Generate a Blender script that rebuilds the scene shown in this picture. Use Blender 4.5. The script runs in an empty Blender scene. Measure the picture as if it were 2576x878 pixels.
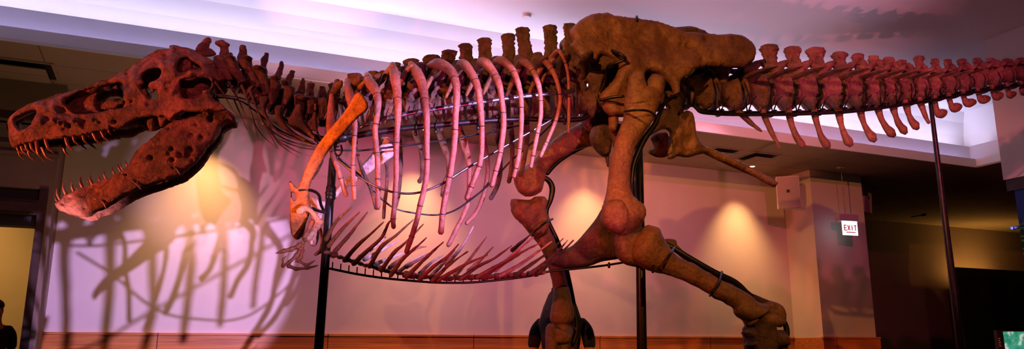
import bpy, bmesh, math, random
import numpy as np
from mathutils import Vector, noise as mnoise
from mathutils.geometry import delaunay_2d_cdt

# ------------------------------------------------------------------ frame, camera, light
random.seed(7)
SC = bpy.context.scene
COL = SC.collection
V = Vector
EYE = 1.25
F = 1987.0
TH = math.radians(12.4)
cam_d = bpy.data.cameras.new('camera'); cam = bpy.data.objects.new('camera', cam_d); COL.objects.link(cam)
cam_d.sensor_fit = 'HORIZONTAL'; cam_d.sensor_width = 36.0; cam_d.lens = 36.0 * F / 2576.0
cam_d.clip_start = 0.05; cam_d.clip_end = 200
cam.location = (0, 0, EYE); cam.rotation_euler = (math.pi / 2 + TH, 0, 0)
SC.camera = cam
SC.view_settings.view_transform = 'Standard'; SC.view_settings.look = 'None'
SC.view_settings.exposure = 0.0; SC.view_settings.gamma = 1.0; SC.view_settings.use_curve_mapping = False

world = bpy.data.worlds.new('world'); SC.world = world; world.use_nodes = True
world.node_tree.nodes['Background'].inputs[0].default_value = (0.30, 0.13, 0.14, 1)
world.node_tree.nodes['Background'].inputs[1].default_value = 0.022

# the long wall: w = distance from the wall into the room, u = along the wall, z above the floor
NW = V((-.4395, 1, 0)).normalized(); TW = V((1, .4395, 0)).normalized(); DW = 9.6126
WANG = math.atan2(TW.y, TW.x)
def wp(w, u, z): 
    p = NW * (DW - w) + TW * u; return V((p.x, p.y, z))
def ray(x, y):
    a = (x - 1288) / F; b = (439 - y) / F
    return V((a, math.cos(TH) - b * math.sin(TH), math.sin(TH) + b * math.cos(TH)))
def onw(x, y, w):
    r = ray(x, y); p = r * ((DW - w) / r.dot(NW)); p.z += EYE; return p
# the skeleton's own vertical mid plane, d = sideways distance from it (minus = viewer's side)
NB = V((-.25, 1, 0)).normalized(); TB = V((1, .25, 0)).normalized(); DB = 6.05 * NB.y
UP = V((0, 0, 1))
def pt(x, y, d=0.0):
    r = ray(x, y); p = r * ((DB + d) / r.dot(NB)); p.z += EYE; return p
def mir(p): return p - NB * (2 * (p.dot(NB) - DB))

def aim(o, tgt): o.rotation_euler = (V(tgt) - o.location).to_track_quat('-Z', 'Y').to_euler()
def spot(name, loc, tgt, col, power, ang, blend=.6, rad=.05):
    l = bpy.data.lights.new(name, 'SPOT'); l.color = col; l.energy = power; l.spot_size = math.radians(ang)
    l.spot_blend = blend; l.shadow_soft_size = rad
    o = bpy.data.objects.new(name, l); COL.objects.link(o); o.location = loc; aim(o, tgt); return o
def area(name, loc, tgt, col, power, sx, sy, rot=None, spread=180):
    l = bpy.data.lights.new(name, 'AREA'); l.shape = 'RECTANGLE'; l.size = sx; l.size_y = sy; l.color = col; l.energy = power
    l.spread = math.radians(spread)
    o = bpy.data.objects.new(name, l); COL.objects.link(o); o.location = loc
    if rot is None: aim(o, tgt)
    else: o.rotation_euler = rot
    return o
def along_wall_area(name, w, u, z, length, width, direction, col, power, spread=180):
    # long strip parallel to the wall, shining in 'direction' (world vector)
    o = area(name, wp(w, u, z), (0, 0, 0), col, power, length, width, rot=(0, 0, 0), spread=spread)
    zax = -V(direction).normalized(); xax = TW; yax = zax.cross(xax).normalized()
    from mathutils import Matrix
    m = Matrix((xax, yax, zax)).transposed(); o.rotation_euler = m.to_euler(); return o

AMBER = (1.0, .50, .13); PINK = (1.0, .22, .33); MAG = (1.0, .12, .30); LAV = (.60, .45, 1.0); BLUE = (.42, .40, 1.0); RED = (1.0, .13, .035)
Z1, Z1T, Z3, Z4 = EYE + 2.683, EYE + 2.812, EYE + 3.10, EYE + 3.68
# cove strips behind the two lips (real fittings of this ceiling)
along_wall_area('cove_light_low', 1.60, 3.3, Z1 + .06, 16.0, .05, NW * .55 + UP, (.52, .46, 1.0), 20)
along_wall_area('cove_light_high', 1.34, 3.3, Z3 - .05, 16.5, .06, UP - NW * .6, (.76, .70, 1.0), 88)
# unseen pink spots added below the tray to wash the wall
for u, v, e in ((2.0, 2.2, 170), (4.2, 4.2, 175), (6.2, 5.9, 60)):
    spot('wall_wash', wp(2.5, u, EYE + 2.75), wp(0, v, EYE + 1.1), (1.0, .30, .46), e * .9, 88, .9, .15)
spot('column_side_beam', wp(1.2, 6.9, Z1 - .1), wp(.30, 8.97, EYE + .9), (1.0, .36, .10), 70, 48, .9, .05)
for u in (-.6, 6.3):
    spot('soffit_bounce_fill', wp(2.6, u, .6), wp(.9, u, Z1), (1.0, .58, .26), 60, 90, 1, .1)  # added fill from low down, standing in for amber bounce on the soffit
DOWN_U = (.35, 2.85, 5.35, 8.0)
for i, u in enumerate(DOWN_U):
    spot('downlight_beam', wp(.47, u, Z1 - .02), wp(.04, u, Z1 - 2.0), (1.0, .50, .18), (270, 230, 200, 260)[i], 74, 1, .06)
# projector whose beam crosses the skeleton and throws its shadow on the left end of the wall
spot('projector_beam', (2.6, 3.0, 3.24), (-3.95, 8.8, 2.1), (.72, .45, 1.0), 3600, 20, .25, .03)
# theatre spots on the skeleton
spot('skull_spot', (-5.8, 2.8, 2.0), (-3.2, 5.0, 2.7), (1.0, .15, .05), 1250, 32, .6, .03)
spot('skull_top_spot', (-1.0, 2.6, 4.8), (-2.9, 5.3, 3.0), (1.0, .12, .16), 110, 34, .6, .03)
spot('jaw_spot', (-3.5, 4.1, .7), (-3.05, 5.25, 2.02), (1.0, .40, .52), 1150, 14, .8, .02)
spot('scapula_spot', (-3.0, 1.4, 1.9), (-1.06, 5.45, 3.02), (1.0, .20, .02), 1900, 10, .5, .03)
spot('scapula_spot_low', (-3.0, 1.4, 1.5), (-1.33, 5.4, 2.42), (1.0, .20, .02), 1900, 10, .5, .03)
spot('neck_spot', (-3.2, 1.6, 4.6), (-1.9, 5.5, 3.15), (1.0, .13, .17), 420, 21, .6, .03)
spot('arm_spot', (.6, 1.8, 1.3), (-1.50, 5.45, 2.2), (1.0, .45, .66), 1100, 13, .7, .02)
spot('rib_spot', (-3.4, 1.5, 3.0), (-.15, 5.6, 2.3), (1.0, .10, .03), 850, 24, .6, .03)
spot('rib_spot_magenta', (1.8, 1.2, .7), (.1, 5.4, 2.35), (1.0, .06, .24), 1000, 24, .6, .03)
spot('hip_spot', (-1.6, .9, 4.6), (1.1, 5.8, 3.6), (1.0, .33, .07), 1600, 36, .7, .03)
spot('leg_spot', (2.6, .8, 3.6), (1.4, 5.8, 2.0), (1.0, .38, .08), 600, 36, .8, .03)
spot('tail_spot', (3.4, 4.0, 4.8), (3.7, 6.9, 3.3), (1.0, .11, .24), 480, 66, .8, .03)
spot('tail_spot_low', (4.4, 3.2, .5), (3.4, 6.8, 3.0), (1.0, .20, .30), 560, 42, .8, .03)
# added upward fill spots behind the skeleton, standing in for bounce on the tray ceiling
spot('ceiling_bounce_pink', wp(2.7, 1.8, .5), wp(3.0, 2.0, 5.0), (1.0, .60, .76), 640, 56, 1, .1)
spot('ceiling_bounce_lilac', wp(3.2, 5.2, .5), wp(3.6, 5.4, 5.0), (.84, .62, .94), 270, 54, 1, .1)
spot('ceiling_bounce_violet', wp(3.2, -3.0, .5), wp(3.3, -1.9, 5.0), (.76, .58, 1.0), 620, 50, 1, .1)

# ------------------------------------------------------------------ materials
def mat(name, build):
    m = bpy.data.materials.new(name); m.use_nodes = True; nt = m.node_tree; b = nt.nodes['Principled BSDF']; build(nt, b); return m
def N_(nt, t, **k):
    n = nt.nodes.new(t)
    for a, v in k.items(): setattr(n, a, v)
    return n
def ramp(nt, stops):
    r = nt.nodes.new('ShaderNodeValToRGB'); e = r.color_ramp.elements
    e[0].position, e[0].color = stops[0][0], (*stops[0][1], 1); e[1].position, e[1].color = stops[-1][0], (*stops[-1][1], 1)
    for p, c in stops[1:-1]:
        x = e.new(p); x.color = (*c, 1)
    return r
def noisy(c1, c2, c3=None, scale=6, rough=.5, bump=.15, bscale=40, metal=0, spec=.5):
    def f(nt, b):
        tc = N_(nt, 'ShaderNodeTexCoord'); n = N_(nt, 'ShaderNodeTexNoise'); n.inputs['Scale'].default_value = scale; n.inputs['Detail'].default_value = 8
        nt.links.new(tc.outputs['Object'], n.inputs['Vector'])
        r = ramp(nt, [(.32, c1), (.5, c3 or tuple((a + b_) / 2 for a, b_ in zip(c1, c2))), (.68, c2)])
        nt.links.new(n.outputs['Fac'], r.inputs['Fac']); nt.links.new(r.outputs['Color'], b.inputs['Base Color'])
        b.inputs['Roughness'].default_value = rough; b.inputs['Metallic'].default_value = metal; b.inputs['Specular IOR Level'].default_value = spec
        if bump:
            n2 = N_(nt, 'ShaderNodeTexNoise'); n2.inputs['Scale'].default_value = bscale; n2.inputs['Detail'].default_value = 10
            n2.inputs['Roughness'].default_value = .65
            nt.links.new(tc.outputs['Object'], n2.inputs['Vector'])
            bp = N_(nt, 'ShaderNodeBump'); bp.inputs['Strength'].default_value = bump; bp.inputs['Distance'].default_value = .02
            nt.links.new(n2.outputs['Fac'], bp.inputs['Height']); nt.links.new(bp.outputs['Normal'], b.inputs['Normal'])
    return f
def plain(c, rough=.5, metal=0, emit=None, es=0):
    def f(nt, b):
        b.inputs['Base Color'].default_value = (*c, 1); b.inputs['Roughness'].default_value = rough; b.inputs['Metallic'].default_value = metal
        if emit: b.inputs['Emission Color'].default_value = (*emit, 1); b.inputs['Emission Strength'].default_value = es
    return f
M = {}
def bone_m(c1, c2, c3, rough=.4, scale=5.0, crack=.5, pits=0.0, bumpk=.9):
    def f(nt, b):
        L = nt.links.new
        tc = N_(nt, 'ShaderNodeTexCoord'); V0 = tc.outputs['Object']
        n1 = N_(nt, 'ShaderNodeTexNoise'); n1.inputs['Scale'].default_value = scale; n1.inputs['Detail'].default_value = 10; n1.inputs['Roughness'].default_value = .62; n1.inputs['Distortion'].default_value = .5; L(V0, n1.inputs['Vector'])
        r1 = ramp(nt, [(.30, c1), (.48, c2), (.70, c3)]); L(n1.outputs['Fac'], r1.inputs['Fac'])
        n2 = N_(nt, 'ShaderNodeTexNoise'); n2.inputs['Scale'].default_value = 42; n2.inputs['Detail'].default_value = 8; n2.inputs['Roughness'].default_value = .7; L(V0, n2.inputs['Vector'])
        r2 = ramp(nt, [(.34, (.58, .54, .52)), (.60, (1.15, 1.15, 1.15))]); L(n2.outputs['Fac'], r2.inputs['Fac'])
        mul = N_(nt, 'ShaderNodeMixRGB', blend_type='MULTIPLY'); mul.inputs[0].default_value = 1; L(r1.outputs[0], mul.inputs[1]); L(r2.outputs[0], mul.inputs[2])
        # cracks along warped cell borders
        wn = N_(nt, 'ShaderNodeTexNoise'); wn.inputs['Scale'].default_value = 7; wn.inputs['Detail'].default_value = 4; L(V0, wn.inputs['Vector'])
        mx = N_(nt, 'ShaderNodeMixRGB'); mx.inputs[0].default_value = .18; L(V0, mx.inputs[1]); L(wn.outputs['Color'], mx.inputs[2])
        vo = N_(nt, 'ShaderNodeTexVoronoi', feature='DISTANCE_TO_EDGE'); vo.inputs['Scale'].default_value = 4.2; L(mx.outputs[0], vo.inputs['Vector'])
        rc = ramp(nt, [(.0, (1 - crack,) * 3), (.018, (1, 1, 1))]); L(vo.outputs['Distance'], rc.inputs['Fac'])
        m2 = N_(nt, 'ShaderNodeMixRGB', blend_type='MULTIPLY'); m2.inputs[0].default_value = 1; L(mul.outputs[0], m2.inputs[1]); L(rc.outputs[0], m2.inputs[2]); L(m2.outputs[0], b.inputs['Base Color'])
        rr = N_(nt, 'ShaderNodeMapRange'); rr.inputs['To Min'].default_value = rough - .14; rr.inputs['To Max'].default_value = rough + .22; L(n2.outputs['Fac'], rr.inputs['Value']); L(rr.outputs[0], b.inputs['Roughness'])
        n3 = N_(nt, 'ShaderNodeTexNoise'); n3.inputs['Scale'].default_value = 15; n3.inputs['Detail'].default_value = 12; n3.inputs['Roughness'].default_value = .68; L(V0, n3.inputs['Vector'])
        add = N_(nt, 'ShaderNodeMath', operation='MULTIPLY_ADD'); L(rc.outputs[0], add.inputs[0]); add.inputs[1].default_value = .35 * crack; L(n3.outputs['Fac'], add.inputs[2])
        h = add.outputs[0]
        if pits:
            vp = N_(nt, 'ShaderNodeTexVoronoi'); vp.inputs['Scale'].default_value = 38; vp.inputs['Randomness'].default_value = 1; L(mx.outputs[0], vp.inputs['Vector'])
            rp = ramp(nt, [(.0, (0, 0, 0)), (.30, (1, 1, 1))]); L(vp.outputs['Distance'], rp.inputs['Fac'])
            ad = N_(nt, 'ShaderNodeMath', operation='MULTIPLY_ADD'); L(rp.outputs[0], ad.inputs[0]); ad.inputs[1].default_value = pits; L(h, ad.inputs[2]); h = ad.outputs[0]
        bp = N_(nt, 'ShaderNodeBump'); bp.inputs['Strength'].default_value = bumpk; bp.inputs['Distance'].default_value = .03; L(h, bp.inputs['Height']); L(bp.outputs['Normal'], b.inputs['Normal'])
        b.inputs['Specular IOR Level'].default_value = .55
    return f
M['bone'] = mat('fossil_bone_brown', bone_m((.085, .034, .018), (.155, .070, .034), (.23, .115, .056), .34, 3.2, .45, 0, .6))
M['bone_tail'] = mat('fossil_bone_tail', bone_m((.05, .018, .014), (.12, .05, .034), (.22, .105, .07), .30, 5, .35))
M['bone_dark'] = mat('fossil_bone_dark', bone_m((.02, .008, .007), (.065, .028, .018), (.15, .07, .042), .38, 7))
M['bone_rib'] = mat('fossil_bone_rib', bone_m((.11, .032, .022), (.19, .062, .042), (.26, .10, .068), .30, 2.5, .12, 0, .55))
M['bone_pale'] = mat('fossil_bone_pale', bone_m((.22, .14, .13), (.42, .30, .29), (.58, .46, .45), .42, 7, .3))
M['bone_skull'] = mat('fossil_bone_skull', bone_m((.03, .011, .007), (.13, .052, .028), (.32, .14, .075), .36, 7, .6, .15))
M['bone_scap'] = mat('fossil_bone_scapula', bone_m((.26, .11, .05), (.36, .16, .07), (.44, .21, .10), .5, 4, .15))
M['tooth'] = mat('tooth_enamel', noisy((.06, .025, .012), (.20, .10, .05), None, 12, .2, .1, 60))
M['steel_black'] = mat('black_steel', noisy((.010, .009, .011), (.022, .020, .023), None, 20, .36, .04, 60, metal=.6))
M['steel_bar'] = mat('drilled_steel_bar', noisy((.10, .09, .11), (.20, .19, .23), None, 20, .38, .05, 60, metal=.9))
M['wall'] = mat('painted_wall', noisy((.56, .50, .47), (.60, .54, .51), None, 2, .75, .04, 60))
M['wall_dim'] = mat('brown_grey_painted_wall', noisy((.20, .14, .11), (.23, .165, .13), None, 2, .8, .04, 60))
M['ceil'] = mat('white_ceiling_paint', noisy((.66, .64, .66), (.70, .68, .70), None, 1, .85, .03, 60))
M['black'] = mat('matt_black', plain((.008, .007, .008), .6))
M['dark_gap'] = mat('dark_opening', plain((.004, .004, .004), .9))
M['white_plastic'] = mat('pale_plastic', noisy((.62, .58, .57), (.66, .62, .60), None, 10, .5, .05, 80))
M['skin'] = mat('skin', noisy((.50, .28, .20), (.58, .34, .25), None, 20, .5, .1, 80))
M['hair'] = mat('black_hair', noisy((.006, .005, .005), (.02, .016, .015), None, 40, .45, .4, 90))
M['cloth'] = mat('black_cloth', noisy((.008, .008, .010), (.02, .02, .023), None, 30, .9, .4, 120))
M['jeans'] = mat('dark_blue_denim', noisy((.015, .02, .04), (.03, .04, .07), None, 50, .9, .4, 150))
def soffit_m(nt, b):
    tc = N_(nt, 'ShaderNodeTexCoord'); br = N_(nt, 'ShaderNodeTexBrick'); br.offset = 0.0; br.offset_frequency = 2
    br.inputs['Color1'].default_value = (.32, .25, .17, 1); br.inputs['Color2'].default_value = (.335, .262, .18, 1); br.inputs['Mortar'].default_value = (.12, .09, .06, 1)
    br.inputs['Scale'].default_value = 1.0; br.inputs['Mortar Size'].default_value = .006; br.inputs['Brick Width'].default_value = 1.22; br.inputs['Row Height'].default_value = .585
    nt.links.new(tc.outputs['Object'], br.inputs['Vector']); nt.links.new(br.outputs['Color'], b.inputs['Base Color']); b.inputs['Roughness'].default_value = .85
M['soffit'] = mat('panelled_soffit', soffit_m)
def wood_m(nt, b):
    tc = N_(nt, 'ShaderNodeTexCoord'); mp = N_(nt, 'ShaderNodeMapping'); mp.inputs['Scale'].default_value = (1.2, 8, 60)
    n = N_(nt, 'ShaderNodeTexNoise'); n.inputs['Scale'].default_value = 1.6; n.inputs['Detail'].default_value = 8
    nt.links.new(tc.outputs['Object'], mp.inputs['Vector']); nt.links.new(mp.outputs['Vector'], n.inputs['Vector'])
    r = ramp(nt, [(.3, (.36, .105, .02)), (.55, (.55, .19, .04)), (.75, (.62, .24, .055))]); nt.links.new(n.outputs['Fac'], r.inputs['Fac'])
    sx = N_(nt, 'ShaderNodeSeparateXYZ'); nt.links.new(tc.outputs['Object'], sx.inputs[0])
    md = N_(nt, 'ShaderNodeMath', operation='PINGPONG'); md.inputs[1].default_value = .92; nt.links.new(sx.outputs['X'], md.inputs[0])
    gt = N_(nt, 'ShaderNodeMath', operation='LESS_THAN'); gt.inputs[1].default_value = .005; nt.links.new(md.outputs[0], gt.inputs[0])
    mx = N_(nt, 'ShaderNodeMixRGB'); mx.inputs[2].default_value = (.04, .015, .006, 1)
    nt.links.new(gt.outputs[0], mx.inputs[0]); nt.links.new(r.outputs['Color'], mx.inputs[1]); nt.links.new(mx.outputs[0], b.inputs['Base Color'])
    b.inputs['Roughness'].default_value = .4
M['wood'] = mat('orange_wood_panel', wood_m)
M['wood_dark'] = mat('dark_wood_casing', noisy((.022, .009, .005), (.045, .017, .010), None, 14, .5, .15, 60))
M['floor'] = mat('dark_carpet', noisy((.03, .02, .02), (.05, .03, .03), None, 30, .95, .3, 200))
M['platform'] = mat('grey_platform_top', noisy((.10, .08, .075), (.15, .12, .11), None, 4, .8, .3, 60))
M['lamp'] = mat('lamp_glow', plain((.8, .7, .5), .5, emit=(1, .66, .34), es=14))
M['led_blue'] = mat('blue_lamp_glow', plain((.1, .1, .9), .5, emit=(.02, .05, 1), es=7))
M['exit_face'] = mat('exit_sign_glow', plain((.9, .9, .9), .5, emit=(.86, .93, 1.0), es=1.25))
M['exit_red'] = mat('exit_sign_red', plain((.45, .01, .02), .5, emit=(.5, .01, .03), es=.5))

# ------------------------------------------------------------------ mesh helpers
class MB:
    def __init__(s): s.v = []; s.f = []
    def add(s, vs, fs):
        o = len(s.v); s.v += [tuple(v) for v in vs]; s.f += [tuple(i + o for i in f) for f in fs]
    def build(s, name, m, parent=None, smooth=True, origin=None, rz=None, sharp=None):
        me = bpy.data.meshes.new(name)
        o = bpy.data.objects.new(name, me); COL.objects.link(o)
        if origin is None: origin = V((0, 0, 0)) if parent is not None else V((sum(p[0] for p in s.v), sum(p[1] for p in s.v), sum(p[2] for p in s.v))) / len(s.v)
        base = origin if parent is None else parent_world(parent)
        from mathutils import Matrix
        mw = Matrix.Translation(base) @ Matrix.Rotation((rz or 0) if parent is None else parent_rz(parent), 4, 'Z')
        inv = mw.inverted()
        me.from_pydata([tuple(inv @ V(p)) for p in s.v], [], s.f)
        bm = bmesh.new(); bm.from_mesh(me); bmesh.ops.recalc_face_normals(bm, faces=bm.faces); bm.to_mesh(me); bm.free()
        if smooth:
            me.polygons.foreach_set('use_smooth', [True] * len(me.polygons))
            if sharp: me.set_sharp_from_angle(angle=math.radians(sharp))
        me.materials.append(m)
        if parent is None: o.location = base; o.rotation_euler = (0, 0, rz or 0)
        else: o.parent = parent
        return o
def parent_world(p):
    loc = V((0, 0, 0))
    while p is not None:
        if p.parent is None: return p.location.copy()
        p = p.parent
    return loc
def parent_rz(p):
    while p.parent is not None: p = p.parent
    return p.rotation_euler.z
def tag(o, label=None, cat=None, group=None, kind=None):
    if label: o['label'] = label
    if cat: o['category'] = cat
    if group: o['group'] = group
    if kind: o['kind'] = kind
    return o
def empty(name, loc, rz=0, **k):
    o = bpy.data.objects.new(name, None); COL.objects.link(o); o.location = loc; o.rotation_euler = (0, 0, rz); o.empty_display_size = .2
    return tag(o, **k)

def cr(P, t):   # Catmull-Rom over tuples; t in [0, len-1]
    n = len(P); i = min(int(t), n - 2); f = t - i
    p0 = P[max(i - 1, 0)]; p1 = P[i]; p2 = P[i + 1]; p3 = P[min(i + 2, n - 1)]
    return tuple(.5 * ((2 * b) + (-a + c) * f + (2 * a - 5 * b + 4 * c - d) * f * f + (-a + 3 * b - 3 * c + d) * f ** 3) for a, b, c, d in zip(p0, p1, p2, p3))
def resamp(P, sub):
    return [cr(P, i / sub) for i in range((len(P) - 1) * sub + 1)]
def fn(p, s=8.0): return mnoise.fractal(V(p) * s, 1.0, 2.0, 4)

def wtube(B, pts, rads, n=10, flat=None, nz=0.0, ns=14, caps=True):
    """tube through world points; flat=(axis vector, factor) squeezes it along that axis"""
    pts = [V(p) for p in pts]; N = len(pts); vs = []; fs = []
    t0 = (pts[1] - pts[0]).normalized(); ref = UP if abs(t0.z) < .9 else NB
    x = (ref - t0 * ref.dot(t0)).normalized()
    def ring(c, t, x, r):
        y = t.cross(x)
        out = []
        for k in range(n):
            a = 2 * math.pi * k / n; o = x * math.cos(a) * r + y * math.sin(a) * r
            if flat: o = o - flat[0] * (o.dot(flat[0]) * (1 - flat[1]))
            p = c + o
            if nz: p = p + o.normalized() * fn(p, ns) * nz if o.length > 1e-6 else p
            out.append(p)
        return out
    rings = []
    for i, c in enumerate(pts):
        t = (pts[min(i + 1, N - 1)] - pts[max(i - 1, 0)]).normalized()
        x = (x - t * x.dot(t)).normalized()
        if i == 0 and caps: rings.append((c - t * rads[0] * .7, t, x, rads[0] * .55))
        rings.append((c, t, x, rads[i]))
        if i == N - 1 and caps: rings.append((c + t * rads[-1] * .7, t, x, rads[-1] * .55))
    for R in rings: vs += ring(*R)
    m = len(rings)
    for i in range(m - 1):
        for k in range(n): fs.append((i * n + k, i * n + (k + 1) % n, (i + 1) * n + (k + 1) % n, (i + 1) * n + k))
    if caps:
        fs.append(tuple(range(n))[::-1]); fs.append(tuple(range((m - 1) * n, m * n)))
    B.add(vs, fs)
def tube(B, P, n=10, sub=4, **k):
    """P = (x, y, d, r) in the mid-plane frame"""
    Q = resamp(P, sub)
    wtube(B, [pt(q[0], q[1], q[2]) for q in Q], [max(q[3], .0015) for q in Q], n=n, **k)
def loft(B, S, d=0.0, ratio=.8, n=22, sub=5, nz=.004, ns=9, p=1.0, mirror=False):
    """S = (x1, y1, x2, y2[, d][, ratio]) silhouette pairs"""
    S2 = [(s[0], s[1], s[2], s[3], s[4] if len(s) > 4 else d, s[5] if len(s) > 5 else ratio) for s in S]
    Q = resamp(S2, sub); rings = []
    for q in Q:
        a = pt(q[0], q[1], q[4]); b = pt(q[2], q[3], q[4]); rings.append(((a + b) / 2, (b - a) / 2, q[5]))
    t0 = (rings[0][0] - rings[1][0]).normalized(); t1 = (rings[-1][0] - rings[-2][0]).normalized()
    def ex(r, t, k, s): return (r[0] + t * r[1].length * k, r[1] * s, r[2])
    rings = [ex(rings[0], t0, .30, .35), ex(rings[0], t0, .2, .75)] + rings + [ex(rings[-1], t1, .2, .75), ex(rings[-1], t1, .30, .35)]
    vs = []; fs = []
    for c, a, rt in rings:
        for k in range(n):
            g = 2 * math.pi * k / n; ca, sa = math.cos(g), math.sin(g)
            ca = math.copysign(abs(ca) ** p, ca); sa = math.copysign(abs(sa) ** p, sa)
            o = a * ca + NB * (a.length * rt * sa); q = c + o
            if nz: q = q + o.normalized() * fn(q, ns) * nz * 1.6
            vs.append(q)
    m = len(rings)
    for i in range(m - 1):
        for k in range(n): fs.append((i * n + k, i * n + (k + 1) % n, (i + 1) * n + (k + 1) % n, (i + 1) * n + k))
    fs.append(tuple(range(n))); fs.append(tuple(range((m - 1) * n, m * n)))
    B.add(vs, fs)
    if mirror: B.add([mir(V(v)) for v in vs], fs)
def inpoly(X, Y, poly):
    ins = np.zeros(X.shape, bool); n = len(poly)
    for i in range(n):
        x1, y1 = poly[i]; x2, y2 = poly[(i + 1) % n]
        if y1 == y2: continue
        c = ((y1 > Y) != (y2 > Y)) & (X < (x2 - x1) * (Y - y1) / (y2 - y1) + x1)
        ins ^= c
    return ins
def closed(P, sp, rough=0.0):
    n = len(P); out = []
    for i in range(n):
        a, b, c, d = P[i - 1], P[i], P[(i + 1) % n], P[(i + 2) % n]
        L = math.hypot(c[0] - b[0], c[1] - b[1]); m = max(1, int(round(L / sp)))
        for j in range(m):
            q = cr([a, b, c, d], 1 + j / m) if True else None
            if rough:
                e = mnoise.noise(V((q[0] * .11, q[1] * .11, 3.3))) * rough + mnoise.noise(V((q[0] * .3, q[1] * .3, 7.3))) * rough * .6
                q = (q[0] + e, q[1] + e * .8)
            out.append(q)
    return out
def slab(B, outline, holes=(), d=0.0, T=.03, R=14, sp=6, bumps=(), nz=.004, ns=7, rough=.6, mirror=False, lean=None):
    """plate with a rounded edge: T half thickness in m, R rounding radius in px; bumps = (x, y, radius px, metres towards viewer)"""
    df = d if callable(d) else (lambda x, y: d)
    loops = [closed(outline, sp, rough)] + [closed(h, sp * .8, rough * .5) for h in holes]
    bv = []; be = []
    for L in loops:
        o = len(bv); bv += L; be += [(o + i, o + (i + 1) % len(L)) for i in range(len(L))]
    A = np.array(bv)
    x0, y0 = A.min(0); x1, y1 = A.max(0)
    gx = np.arange(x0, x1, sp); gy = np.arange(y0, y1, sp * .87)
    X, Y = np.meshgrid(gx, gy); X = X + (np.arange(len(gy)) % 2)[:, None] * sp * .5
    rng = np.random.RandomState(5); X = X.ravel() + rng.uniform(-.12, .12, X.size) * sp; Y = Y.ravel() + rng.uniform(-.12, .12, Y.size) * sp
    ins = inpoly(X, Y, loops[0])
    for h in loops[1:]: ins &= ~inpoly(X, Y, h)
    X = X[ins]; Y = Y[ins]
    # distance to boundary segments
    S = np.array([(bv[i], bv[j]) for i, j in be]); 
    def bd(X, Y):
        P = np.stack([X, Y], 1)[:, None, :]; a = S[None, :, 0]; b = S[None, :, 1]; ab = b - a
        t = np.clip(((P - a) * ab).sum(2) / np.maximum((ab ** 2).sum(2), 1e-9), 0, 1)
        return np.sqrt((((a + ab * t[..., None]) - P) ** 2).sum(2)).min(1)
    D = bd(X, Y); k = D > sp * .55; X = X[k]; Y = Y[k]; D = D[k]
    allv = [V((float(a), float(b))) for a, b in bv] + [V((float(a), float(b))) for a, b in zip(X, Y)]
    ov, oe, of, ovi, _, _ = delaunay_2d_cdt(allv, be, [], 0, 1e-5)
    cx = np.array([sum(ov[i].x for i in f) / 3 for f in of]); cy = np.array([sum(ov[i].y for i in f) / 3 for f in of])
    ok = inpoly(cx, cy, loops[0])
    for h in loops[1:]: ok &= ~inpoly(cx, cy, h)
    tris = [f for f, o in zip(of, ok) if o]
    nb = len(bv); isb = [any(i < nb for i in src) if src else True for src in ovi]
    PX = np.array([v.x for v in ov]); PY = np.array([v.y for v in ov]); DD = bd(PX, PY)
    vs = []; fi = []; bi = []
    for i, v in enumerate(ov):
        base = pt(v.x, v.y, df(v.x, v.y))
        if isb[i] or DD[i] < .01:
            fi.append(len(vs)); bi.append(len(vs)); vs.append(base)
        else:
            q = min(DD[i] / R, 1.0); h = T * math.sqrt(1 - (1 - q) ** 2)
            e = 0
            for (bx, by, br, am) in bumps:
                r2 = ((v.x - bx) ** 2 + (v.y - by) ** 2) / (br * br)
                if r2 < 9: e += am * math.exp(-r2)
            e += fn(base, ns) * nz * 2
            fi.append(len(vs)); fo = h + e * q; vs.append(base - NB * fo); bi.append(len(vs)); vs.append(base + NB * max(h, -fo + .012))
    fs = [tuple(fi[i] for i in t) for t in tris] + [tuple(bi[i] for i in reversed(t)) for t in tris]
    fs = [f for f in fs if len(set(f)) == 3]
    B.add(vs, fs)
    if mirror: B.add([mir(V(v)) for v in vs], fs)
def crop(x0, y0, s): return lambda L: [(x0 + p[0] / s, y0 + p[1] / s) for p in L]
def blob(B, c, ax, nz=.006, ns=12, seg=16):
    """rounded lump: centre and three half-axis vectors"""
    vs = []; fs = []; R_ = seg // 2
    for i in range(R_ + 1):
        th = math.pi * i / R_
        for k in range(seg):
            ph = 2 * math.pi * k / seg; q = ax[0] * (math.sin(th) * math.cos(ph)) + ax[1] * (math.sin(th) * math.sin(ph)) + ax[2] * math.cos(th)
            p = c + q; vs.append(p + q.normalized() * fn(p, ns) * nz * 2)
    for i in range(R_):
        for k in range(seg): fs.append((i * seg + k, i * seg + (k + 1) % seg, (i + 1) * seg + (k + 1) % seg, (i + 1) * seg + k))
    B.add(vs, fs)
def pblob(B, x, y, d, rx, ry, rd, **k):   # rx, ry px
    c = pt(x, y, d); s = (pt(x + 10, y, d) - c).length / 10
    blob(B, c, (TB * rx * s, NB * rd, UP * ry * s), **k)

# boxes in wall coordinates
def wbox(B, w0, w1, u0, u1, z0, z1):
    vs = [wp(w, u, z) for w in (w0, w1) for u in (u0, u1) for z in (z0, z1)]
    B.add(vs, [(0, 1, 3, 2), (4, 6, 7, 5), (0, 4, 5, 1), (2, 3, 7, 6), (0, 2, 6, 4), (1, 5, 7, 3)])
def wquad(B, a, b, c, d): B.add([wp(*a), wp(*b), wp(*c), wp(*d)], [(0, 1, 2, 3)])
def struct(name, B, m, smooth=False):
    o = B.build(name, m, origin=wp(0, 0, 0), rz=WANG, smooth=smooth); o['kind'] = 'structure'; return o

# ------------------------------------------------------------------ the room
ZR = EYE + .152
B = MB(); wbox(B, -9, 14, -9, 20, -.1, 0); struct('floor', B, M['floor'])
UL = -1.091
B = MB(); wbox(B, -.2, 0, UL, 9.03, 0, Z1 + .02); struct('wall_back', B, M['wall'])
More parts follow.
